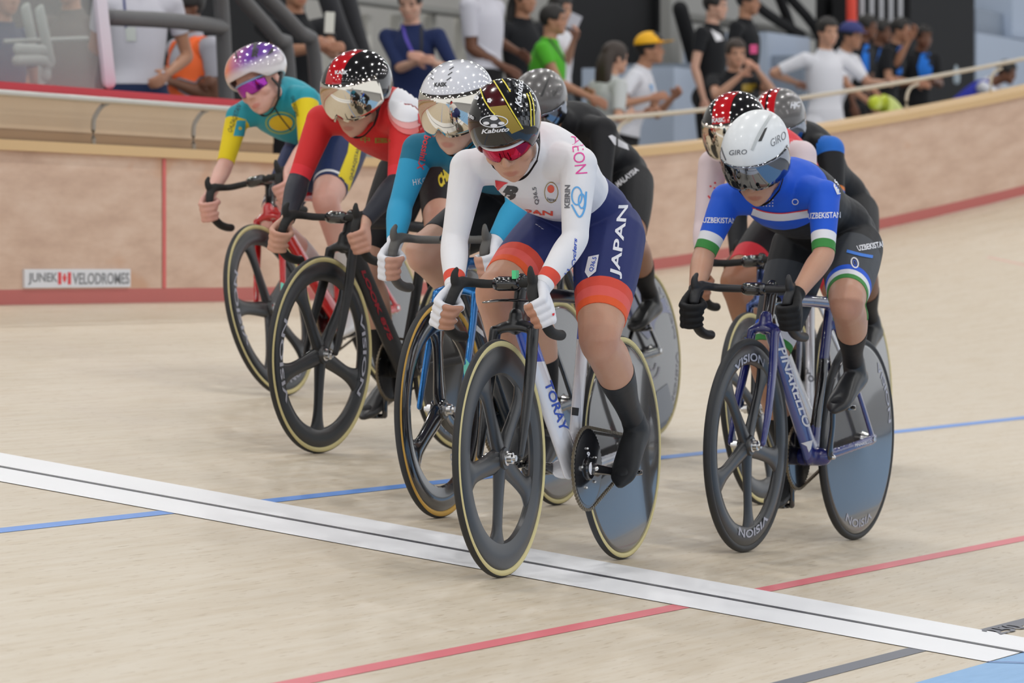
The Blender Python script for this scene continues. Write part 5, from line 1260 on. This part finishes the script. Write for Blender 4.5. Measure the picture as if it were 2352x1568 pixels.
slab(1312, 1540, -100, 345, -11.6, DARK, 'wall_drape', .1); slab(500, 700, -100, 330, -11.8, DARK, 'wall_drape', .1); slab(-200, 235, -100, 330, -11.8, mat('booth_dark', lin(84,78,74), rough=.8), 'wall_drape', .1); slab(235, 500, -100, 330, -11.7, DARK, 'wall_drape', .1)
slab(1540, 1562, -80, 160, -11.4, CONC2, 'wall_pillar', .1)
slab(1562, 1900, 52, 66, -12.4, CONC2, 'wall_beam', .2)
slab(1548, 1625, 158, 345, -9.6, SEATB, 'wall_block', .8); slab(1610, 1700, 150, 345, -9.9, SEATB2, 'wall_block', .8); slab(1762, 1860, 80, 345, -10.2, SEATB, 'wall_block', .8); slab(1845, 1900, 130, 345, -9.9, SEATB2, 'wall_block', .8)
slab(1895, 1975, -100, 345, -11.3, DARK, 'wall_drape', .1); slab(2090, 2238, -100, 345, -10.2, DARK, 'wall_pillar', .8)
slab(2242, 2330, 28, 100, -10.6, SEATB2, 'wall_block', .6); slab(2325, 2500, 8, 100, -10.5, SEATB, 'wall_block', .6); slab(2242, 2500, 96, 345, -10.3, SEATB, 'wall_block', .6)
slab(1975, 2092, 40, 345, -11.2, DARK, 'wall_drape', .1)
g = empty('barred_fence', 'white upright bars beside a red post, above the blue-shirted spectators', 'fence')
for x in range(1980, 2082, 22):
    a, b = sp(x, 60, -10.0), sp(x, -60, -10.0); tube_obj('bar', [tuple(a), tuple(b)], .022, mat('bar_white', lin(196,198,204), rough=.5), g, k=1)
tube_obj('post', [tuple(sp(1958, 664, -10.0)), tuple(sp(1956, -60, -10.0))], .05, mat('post_red', lin(225,70,50), rough=.5), g, k=1)
pipe('truss_frame', [[(1780,-30),(1815,60),(1832,140)],[(1800,-20),(1870,60),(1900,130)],[(1690,-30),(1760,30),(1840,80)]], .05, 'black slanting steel struts right of the black-shirted spectators', -11.0, DARK)
pipe('truss_frame', [[(1562,20),(1590,120),(1602,170)]], .07, 'black slanting strut beside the pale pillar left of the black shirts', -10.6, DARK)
pipe('truss_frame', [[(745,-30),(775,60),(800,120)],[(790,-30),(812,60),(838,150)]], .07, 'dark slanting struts between the phone holder and the navy-shirted man', -9.6, mat('truss_charcoal', lin(64,64,68), rough=.7))
# pale chairs behind the glass screen
cg = empty('office_chair', 'pale plastic chair seen through the glass screen on the left', 'chair'); PL = mat('chair_pale', lin(150,156,150), rough=.5)
MB().add(*loft([tuple(sp(58,15,-8.3)), tuple(sp(75,100,-8.3))], [(.05,.015)]*2, ref=(0,1,0), n=10)).build('backrest', PL, cg)
MB().add(*loft([tuple(sp(90,20,-8.1)), tuple(sp(118,150,-8.1))], [(.05,.015)]*2, ref=(0,1,0), n=10)).build('backrest_side', PL, cg)
MB().add(*loft([tuple(sp(38,112,-8.0)), tuple(sp(100,116,-8.0))], [(.03,.02)]*2, ref=(0,0,1), n=10)).build('armrest', PL, cg)
MB().add(*loft([tuple(sp(12,95,-8.2)), tuple(sp(200,88,-8.2))], [(.012,.012)]*2, ref=(0,0,1), n=10)).build('crossbar', PL, cg)
MB().add(*loft([tuple(sp(95,140,-8.1)), tuple(sp(95,720,-8.1))], [(.02,.02)]*2, ref=(0,1,0), n=8)).build('leg', PL, cg)
MB().add(*loft([tuple(sp(40,138,-8.0)), tuple(sp(100,140,-8.0)), tuple(sp(105,175,-8.0))], [(.03,.03)]*3, ref=(0,0,1), n=10)).build('seat', PL, cg)

# ================================================================== spectators
def relaxed(mb, sd, G, ax, o, f, s, wr):
    """open hand continuing the forearm: ax = direction of the fingers, o = palm normal"""
    d, n = nrm(ax), nrm(o-ax*(o@ax)); l = np.cross(n, d); W_ = A(wr, float); lines = []
    mb.add(*loft([W_, W_+d*.045, W_+d*.085], [(.024,.017),(.036,.016),(.038,.014)], ref=l, n=12))
    for i, (y, L) in enumerate(((.028,.066),(.010,.074),(-.009,.070),(-.027,.056))):
        b = W_+d*.088+l*y; P = [b, b+d*L*.5+n*.008, b+d*L*.85+n*.026, b+d*L*.9+n*.045]
        mb.add(*loft(P, [.0098,.0092,.0085,.0075], ref=l, n=8, k=2)); lines.append(P)
    P = [W_+d*.03+l*.022, W_+d*.055+l*.042+n*.015, W_+d*.078+l*.048+n*.028]
    mb.add(*loft(P, [.013,.011,.009], ref=n, n=8, k=2)); lines.append(P)
    return lines
def wristy(J, sd, wr, el):
    d = nrm(A(wr)-A(el)); o = nrm(A([-.2, (-1 if sd == 'L' else 1), -.2])); return (wr, d, o, d)
def spectator(label, px, py, X, phi, top, pants, skin, k=1.0, lean=0.0, hd=(0,5,0), hands=None, sleeve=.55, hairm=None, hair='short', tor=1.0, vox=.009, build=1.0, name='spectator', inner=None, neck=None):
    hw = sp(px, py, X); Dp = (hw-CAM)@FWD
    a = rad(phi); fx = nrm(A([-FWD[0], -FWD[1], 0])*math.cos(a)+A([RGT[0], RGT[1], 0])*math.sin(a)); fy = np.cross([0,0,1.], fx); fz = A([0,0,1.])
    base = A([hw[0], hw[1], DECK-.25])-fx*(.06+lean*.5); M = frame_M(fx, fy, fz, base)
    R = empty(name, label, 'person', M); ax = A([fx, fy, fz]); L = lambda P: ax@(A(P)-base)
    hc = L(hw); J = {'head': hc, 'headX': head_axes(*hd)}
    nk = hc-A([.028+.16*lean, 0, (.175-.09*lean)*k]); J['neck'] = nk; J['chest'] = nk-A([.01+lean*.12, 0, .115*k]); J['ribs'] = nk-A([.01+lean*.35, 0, .27*k]); J['waist'] = nk-A([.0+lean*.55, 0, .40*k]); J['pelvis'] = nk-A([.0+lean*.7, 0, .52*k])
    for sd, s in (('L', 1), ('R', -1)):
        J['sh'+sd] = nk+A([-.015, s*.178*k*build, -.055*k])
        tgt = (hands or {}).get(sd)
        wr = L(at(tgt[0], tgt[1], Dp-tgt[2])) if tgt else J['sh'+sd]+A([.05, s*.08, -.52*k])
        d = A(wr)-J['sh'+sd]; ln = np.linalg.norm(d); mx = .535*k
        if ln > mx: wr = J['sh'+sd]+d/ln*mx
        J['wr'+sd] = A(wr); J['el'+sd] = ik(J['sh'+sd], wr, .29*k, .255*k, A([-.5, s*.5, -.45])); J['grip'+sd] = wristy(J, sd, J['wr'+sd], J['el'+sd])
        J['hip'+sd] = J['pelvis']+A([0, s*.09, -.07]); 
        J['an'+sd] = A([J['hip'+sd][0]-.02, s*.11, .09]); J['kn'+sd] = ik(J['hip'+sd], J['an'+sd], .43*k, .42*k, A([1, s*.1, 0])); J['heel'+sd] = J['an'+sd]+A([-.05, 0, -.06]); J['toe'+sd] = J['an'+sd]+A([.15, s*.02, -.07])
    J['handfn'] = relaxed
    B = build_body(J, skin, 'body', vox=vox, tor_r=tor*build, head_k=.98*k, arm_r=.92*build)
    body = link('body', B['me'], R); P = dict(root=R, J=J, B=B, hc=A(hc), X=J['headX'], hk=.98*k)
    cuts = []; 
    for Lb in (ARML, ARMR): p, d = limb_plane(J, Lb, sleeve); cuts.append(((Lb,), p, d))
    wp = A(J['waist'])*.35+A(J['pelvis'])*.65; wd = nrm(A(J['waist'])-A(J['pelvis'])); npn = nk+A([.0,0,.028]); nd = nrm(hc-nk); cuts += [((TOR,), wp, wd), ((TOR, NECK), npn, nd)]
    def ft(l, u, C):
        m = np.full(len(l), -1)
        for Lb in (ARML, ARMR):
            p, d = limb_plane(J, Lb, sleeve); w_ = l == Lb; m[w_] = np.where(((C[w_]-p)@d < 0) & (u[w_] < sleeve+.4), 0, -1)
        w_ = (l == TOR) | (l == NECK); m[w_] = np.where(((C[w_]-wp)@wd > 0) & ((C[w_]-npn)@nd < 0), 0, -1)
        return m
    P['top'] = dress(B, 'shirt', R, [top], ft, cuts, off=.010, need=(TOR, NECK, ARML, ARMR), thick=.008)
    P['pants'] = dress(B, 'trousers', R, [pants], lambda l, u, C: np.where(((l == TOR) & ((C-wp)@wd <= .01)) | (((l == LEGL) | (l == LEGR)) & (u < 1.9)), 0, -1), [], off=.008, need=(TOR, LEGL, LEGR))
    MBs = MB(); X = J['headX']; kk = P['hk']
    hm = hairm or HAIR
    if hair in ('short', 'long', 'cap'):
        rr = (lambda az: (.052 if abs(((az+math.pi)%(2*math.pi))-math.pi) < .9 else (-.005 if abs(((az+math.pi)%(2*math.pi))-math.pi) < 1.8 else -.06))) if hair != 'long' else (lambda az: .055 if abs(((az+math.pi)%(2*math.pi))-math.pi) < .8 else -.06)
        shell(hc, X, R, 'hair', .103, .112, .084, .098, .028, rr, [hm], None, 0, (), n=32, m=12, th=.012, k=kk)
    if hair == 'long':
        W_ = lambda p: hc+A(p)@X*kk
        MB().add(*loft([W_((-.05,0,.03)), W_((-.085,0,-.06)), W_((-.09,0,-.18)), W_((-.08,0,-.32)), W_((-.07,0,-.42))], [(.075,.05),(.085,.05),(.09,.042),(.08,.03),(.05,.015)], ref=X[1], n=14)).build('long_hair', hm, R)
    for s in (-1, 1):
        MB().add(*ellip(hc+A((.0865, s*.031, -.002))@X*kk, (.006,.0125,.0055), X, 10, 6)).build('eye', mat('eye_dark', (.03,.025,.022), rough=.3), R)
        MB().add(*ellip(hc+A((.0905, s*.033, .0185))@X*kk, (.004,.018,.0035), X, 10, 6)).build('eyebrow', hm, R)
    return P
def shirt(n, c): return cloth(n, c, rough=.85, bump=.25, bscale=9)
def held(name, label, cat, px, py, P, dD, half, m, rot=0, side_cols=None):
    """small flat thing held up by a spectator"""
    hw = A(P['root'].matrix_world)@np.append(P['hc'], 1); c = at(px, py, (hw[:3]-CAM)@FWD-dD)
    r = rad(rot); u = RGT*math.cos(r)+UPV*math.sin(r); v = UPV*math.cos(r)-RGT*math.sin(r)
    o = MB().add(*box(c, half, ax=[u, v, FWD])).build(name, m, None, smooth=False, bevel=.003); return tag(o, label, cat)
if want('B'):
    JEAN = shirt('jeans_navy', (36,50,84)); PBLK = shirt('trousers_black', (22,22,25)); PGRY = shirt('trousers_grey', (84,90,96)); TW = shirt('tee_white', (206,206,216)); TWW = shirt('tee_bright_white', (224,226,234)); TB = shirt('tee_black', (26,28,32)); TG = shirt('tee_green', (84,178,48)); TN = shirt('shirt_navy', (30,44,86)); TGY = shirt('tee_grey', (176,176,186)); TPB = shirt('polo_bright_blue', (40,120,220)); TK = shirt('top_pale_grey', (190,194,194))
    HBR = mat('hair_dark_brown', (.035,.022,.016), rough=.5)
    spectator('person in dark navy clothes behind the glass screen at the far left edge', 10, -15, -8.6, 40, shirt('jacket_navy', (34,48,82)), JEAN, SK_C)
    spectator('person in a brown-grey top, blurred behind the glass screen beside the white post', 160, -40, -8.7, -20, shirt('top_brown_grey', (106,98,92)), PGRY, SK_C, hair='short')
    P = spectator('person in white shirt and jeans with a badge on a lanyard, beside the white post', 320, -95, -7.6, 15, TW, JEAN, SK_C, k=1.02, build=1.02, hands={'R': (320,150,-.25), 'L': (385,170,.05)})
    w_, p_ = printer(P, [P['top']], P['root'])
    p_(stroke([(283,-20),(287,20),(290,66)], 5), mat('lanyard_navy', lin(40,56,120), rough=.6), 'lanyard', off=.004, cut=8); p_([[(289,64),(311,62),(313,94),(292,95)]], mat('badge_pale', lin(205,212,208), rough=.5), 'badge', off=.008, cut=8)
    P = spectator('bearded man in an orange hi-vis vest over grey shirt, behind the grey tube gate', 430, 14, -7.9, -55, TGY, PBLK, SK_D, hands={'R': (470,190,.2), 'L': (400,190,.1)}, build=1.05, sleeve=.6)
    ORV = mat('vest_orange', lin(255,112,48), rough=.6)
    J = P['J']
    def fv(l, u, C):
        k_ = ((l == TOR) | (l == NECK)); y = (C-J['neck'])[:, 1]; x = (C-J['chest'])[:, 0]; z = (C-J['neck'])[:, 2]
        return np.where(k_ & (z < .0) & (z > -.5) & ((np.abs(y) > .055) | (z < -.16)) , 0, -1)
    dress(P['B'], 'vest', P['root'], [ORV], fv, [], off=.017, need=(TOR, NECK), thick=.004)
    MB().add(*ellip(P['hc']+A((.052,0,-.085))@P['X'], (.045,.056,.042), P['X'])).build('beard', HAIR, P['root'])
    P = spectator('person in black shirt filming with a white phone behind the grey stair rail', 680, -28, -8.2, 25, TB, PBLK, SK_C, hands={'L': (752,105,.35), 'R': (735,110,.38)}, k=1.0, build=1.08)
    held('phone', 'white mobile phone held up by the black-shirted spectator near the stair rail', 'phone', 757, 52, P, .42, (.028,.062,.006), mat('phone_white', lin(225,225,215), rough=.4), -3)
    w_, p_ = printer(P, [P['top']], P['root']); p_([ell(690,67,8,7)], mat('light_dot_green', lin(50,220,120), rough=.4), 'badge', off=.006)  # small green point of light, painted as a flat dot on the shirt
    P = spectator('man in navy T-shirt with purple lanyard, hands together, behind the white helmet', 943, 4, -8.8, -15, TN, PBLK, SK_A, hands={'L': (985,140,.28), 'R': (960,142,.3)}, hd=(0,18,0), sleeve=.95)
    w_, p_ = printer(P, [P['top']], P['root']); p_(stroke([(924,48),(932,85),(950,125)], 7), mat('lanyard_purple', lin(96,80,190), rough=.6), 'lanyard', off=.004, cut=8); p_(stroke([(966,45),(968,90),(966,150)], 6), STRAP, 'camera_strap', off=.004, cut=8)
    P = spectator('person in white T-shirt with black trousers standing above the white helmet', 1120, -62, -8.6, 60, TW, PBLK, SK_D, hands={'R': (1155,152,.05), 'L': (1190,120,-.25)}, build=1.08, sleeve=.72)
    spectator('dark-haired person in black, mostly hidden behind the green-shirted boy', 1205, -6, -9.4, 40, TB, PBLK, SK_C, hair='long')
    P = spectator('boy in bright green T-shirt looking right, hand on the rail', 1270, 45, -8.5, 78, TG, PBLK, SK_C, k=.92, hands={'R': (1352,222,.15), 'L': (1335,210,-.1)}, sleeve=.45, hd=(0,0,0))
    w_, p_ = printer(P, [P['top']], P['root']); p_(stroke([(1256,82),(1290,130),(1340,205)], 4), STRAP, 'sling_strap', off=.004, cut=8)
    P = spectator('person in white behind the green-shirted boy, holding up a sheet of paper', 1286, 20, -9.6, 60, TWW, PGRY, SK_B, k=.95, hands={'L': (1318,92,.2)})
    held('paper_sheet', 'white sheet of paper held up behind the green-shirted boy', 'paper', 1318, 50, P, .3, (.045,.06,.002), mat('paper_white', lin(200,202,212), rough=.7), -25)
    P = spectator('woman with long dark hair in pale grey top leaning at the rail', 1412, 132, -8.2, 120, TK, PGRY, SK_B, k=.95, hair='long', hairm=HBR, hands={'R': (1445,260,.1), 'L': (1475,262,.1)}, sleeve=.8, lean=.1)
    P = spectator('man in yellow cap and white T-shirt with folded arms on the rail', 1492, 112, -8.6, 75, TWW, PBLK, SK_C, hair='short', hands={'R': (1492,226,.22), 'L': (1545,224,.0)}, lean=.2, k=1.0, hd=(0,-4,0), sleeve=.6)
    X, hc, kk = P['X'], P['hc'], P['hk']; YC = mat('cap_yellow', lin(248,186,24), rough=.6)
    cp = shell(hc, X, P['root'], 'cap', .112, .118, .095, .095, .038, lambda az: .034, [YC, BLK], lambda x, y, z: 1 if x > .045 and z > .055 and abs(y) < .055 else 0, 0, (), n=40, m=14, th=.005, k=kk)
    MB().add(*loft([hc+A(p)@X*kk for p in ((.085,0,.040),(.13,0,.044),(.175,0,.048),(.19,0,.050))], [(.082,.005),(.078,.004),(.06,.003),(.02,.002)], ref=X[1], n=16)).build('cap_brim', YC, cp)
    w_, p_ = printer(P, [P['top']], P['root']); p_([[(1490,195),(1520,192),(1524,212),(1500,216)]], BLUE_P, 'shirt_print', cut=8, off=.004)
    P = spectator('man in black T-shirt with white chest mark, left of the pair in black', 1643, 12, -9.0, 65, TB, PBLK, SK_A)
    w_, p_ = printer(P, [P['top']], P['root']); p_([[(1632,68),(1654,80),(1660,92),(1645,95)]], WHITE_C, 'shirt_print', cut=8, off=.004)
    spectator('person in black T-shirt looking right, right of the pair in black', 1718, 2, -9.3, 70, TB, PBLK, SK_C, build=1.1)
    P = spectator('woman in black T-shirt with yellow print filming with a pink phone', 1690, 122, -8.3, 15, TB, PBLK, SK_B, k=.95, hair='short', hairm=HBR, hands={'L': (1742,165,.3), 'R': (1700,175,.3)}, lean=.05)
    held('phone', 'pink mobile phone held up by a woman in black', 'phone', 1731, 113, P, .36, (.028,.034,.006), mat('phone_pink', lin(225,80,140), rough=.4))
    w_, p_ = printer(P, [P['top']], P['root']); p_([[(1704,194),(1738,192),(1738,210),(1704,210)]], GOLD, 'shirt_print', cut=8, off=.004)
    P = spectator('man in white polo stretching his arm along the rail', 1900, 72, -8.4, 30, TWW, TWW, SK_B, hands={'L': (2035,190,.1), 'R': (1828,190,-.1)}, sleeve=.75, build=1.05)
    P = spectator('man in navy cap and white shirt standing beside the white polo', 1955, 82, -9.0, 55, TWW, TWW, SK_C, hands={'L': (2035,240,.2), 'R': (2020,262,.3)}, sleeve=.7, lean=.25)
    X, hc, kk = P['X'], P['hc'], P['hk']; NC = mat('cap_navy', lin(52,60,120), rough=.7)
    cp = shell(hc, X, P['root'], 'cap', .112, .118, .095, .095, .038, lambda az: .034, [NC], None, 0, (), n=40, m=14, th=.005, k=kk)
    MB().add(*loft([hc+A(p)@X*kk for p in ((.085,0,.040),(.12,0,.040),(.15,0,.036))], [(.08,.005),(.07,.004),(.03,.003)], ref=X[1], n=16)).build('cap_brim', NC, cp)
    o = MB().add(*loft([tuple(sp(x, y, -7.3)) for x, y in ((2005,236),(2030,238),(2055,252),(2078,268))], [(.05,.04),(.075,.05),(.07,.045),(.02,.02)], n=14)).build('plastic_bag', mat('bag_yellow_green', lin(186,200,40), rough=.35, var=.4, vscale=12)); tag(o, 'yellow-green plastic bag hanging at the rail by the white shirts', 'bag')
    for lab, x, y, X_, ph, hn in (('man in black and blue polo with short hair, leftmost of the four in blue', 1992, 62, -9.2, 60, None), ('man in black and blue polo, face half hidden, second of the four in blue', 2026, 72, -9.6, 60, None), ('man in blue polo resting his chin on his hand', 2068, 68, -9.2, 65, {'L': (2088,92,.15), 'R': (2100,190,.2)}), ('youth in blue polo facing the track, rightmost of the four in blue', 2121, 84, -9.5, 25, {'L': (2150,185,.2), 'R': (2110,190,.2)})):
        P = spectator(lab, x, y, X_, ph, TB, PBLK, SK_D if x != 2068 else SK_C, k=.94, hands=hn, sleeve=.7, lean=.15)
        w_, p_ = printer(P, [P['top']], P['root']); p_([[(x-6,y+40),(x+14,y+34),(x+20,y+60),(x+18,y+105),(x-6,y+110),(x-14,y+70)]], TPB, 'shirt_panel', cut=8, off=.004)
    o = MB().add(*loft([tuple(sp(2197, 186, -8.4)), tuple(sp(2197, 164, -8.4)), tuple(sp(2196, 152, -8.4))], [.030, .028, .012], n=14)).build('water_bottle', mat('bottle_clear', lin(190,205,215), rough=.15, alpha=.6)); tag(o, 'clear water bottle held above the rail by the black pillar', 'bottle')
    P = spectator('man in blue vest over white shirt, bent low at the far right edge', 2312, 165, -9.2, 65, TWW, PBLK, SK_D, k=.98, lean=.85, hd=(0,15,0), sleeve=.6, hands={'L': (2390,240,.1), 'R': (2375,245,.2)})
    J = P['J']; fb = lambda l, u, C: np.where(((l == TOR) | (l == NECK)) & ((C-A(J['neck']))[:, 2] < .01) & ((C-A(J['neck']))[:, 0] < .02), 0, -1)
    dress(P['B'], 'vest', P['root'], [cloth('vest_royal', (50,60,180))], fb, [], off=.017, need=(TOR, NECK), thick=.004)
# small floor marks
O_ = on_track(2300, 1459); o = flat_text('250', LK, tuple(O_+A([SB, 0, CB])*.0035), (0, 1.0, 0), (-CB, 0, SB), .066, 'trim_13', None, .02, width=.30); o['kind'] = 'structure'
# ------------------------------------------------------------------ camera, light, view
cam = bpy.data.cameras.new('camera'); cam.sensor_width = 36; cam.lens = F_PX*36/2352; cam.clip_end = 300
cam.dof.use_dof = True; cam.dof.focus_distance = 13.95; cam.dof.aperture_fstop = 7.5
co = link('camera', cam); co.matrix_world = frame_M(RGT, UPV, -FWD, CAM); scn.camera = co
w = bpy.data.worlds.new('arena'); scn.world = w; w.use_nodes = True
bg = w.node_tree.nodes['Background']; bg.inputs[0].default_value = (.93,.96,1.0,1); bg.inputs[1].default_value = .85
def area(name, loc, size, power, rot=(0,0,0), col=(1,1,1), sy=None):
    l = bpy.data.lights.new(name, 'AREA'); l.energy = power; l.size = size; l.color = col
    if sy: l.shape = 'RECTANGLE'; l.size_y = sy
    o = link(name, l); o.location = loc; o.rotation_euler = rot; return o
lt = bpy.data.lights.new('arena_lamp', 'AREA'); lt.shape = 'DISK'; lt.size = .36; lt.energy = 92; lt.color = (1,.985,.96)
for i in range(7):
    for j in range(10):
        o = link('arena_lamp', lt); o.location = (-17+5.4*i, -22+6.2*j, 11.0+.03*(j-5)**2)
surf('ceiling', [-45, 60], [-45, 40], lambda s, t: (-t, s, 15.0), mat('ceiling_dark', (.10,.10,.11), rough=.9))
scn.view_settings.view_transform = 'Standard'; scn.view_settings.look = 'None'; scn.view_settings.gamma = 1; scn.view_settings.use_curve_mapping = False
scn.view_settings.exposure = 0.30
scn.cycles.use_denoising = True; scn.cycles.max_bounces = 6; scn.cycles.caustics_reflective = False; scn.cycles.caustics_refractive = False
scn.cycles.use_adaptive_sampling = True; scn.cycles.adaptive_threshold = .03
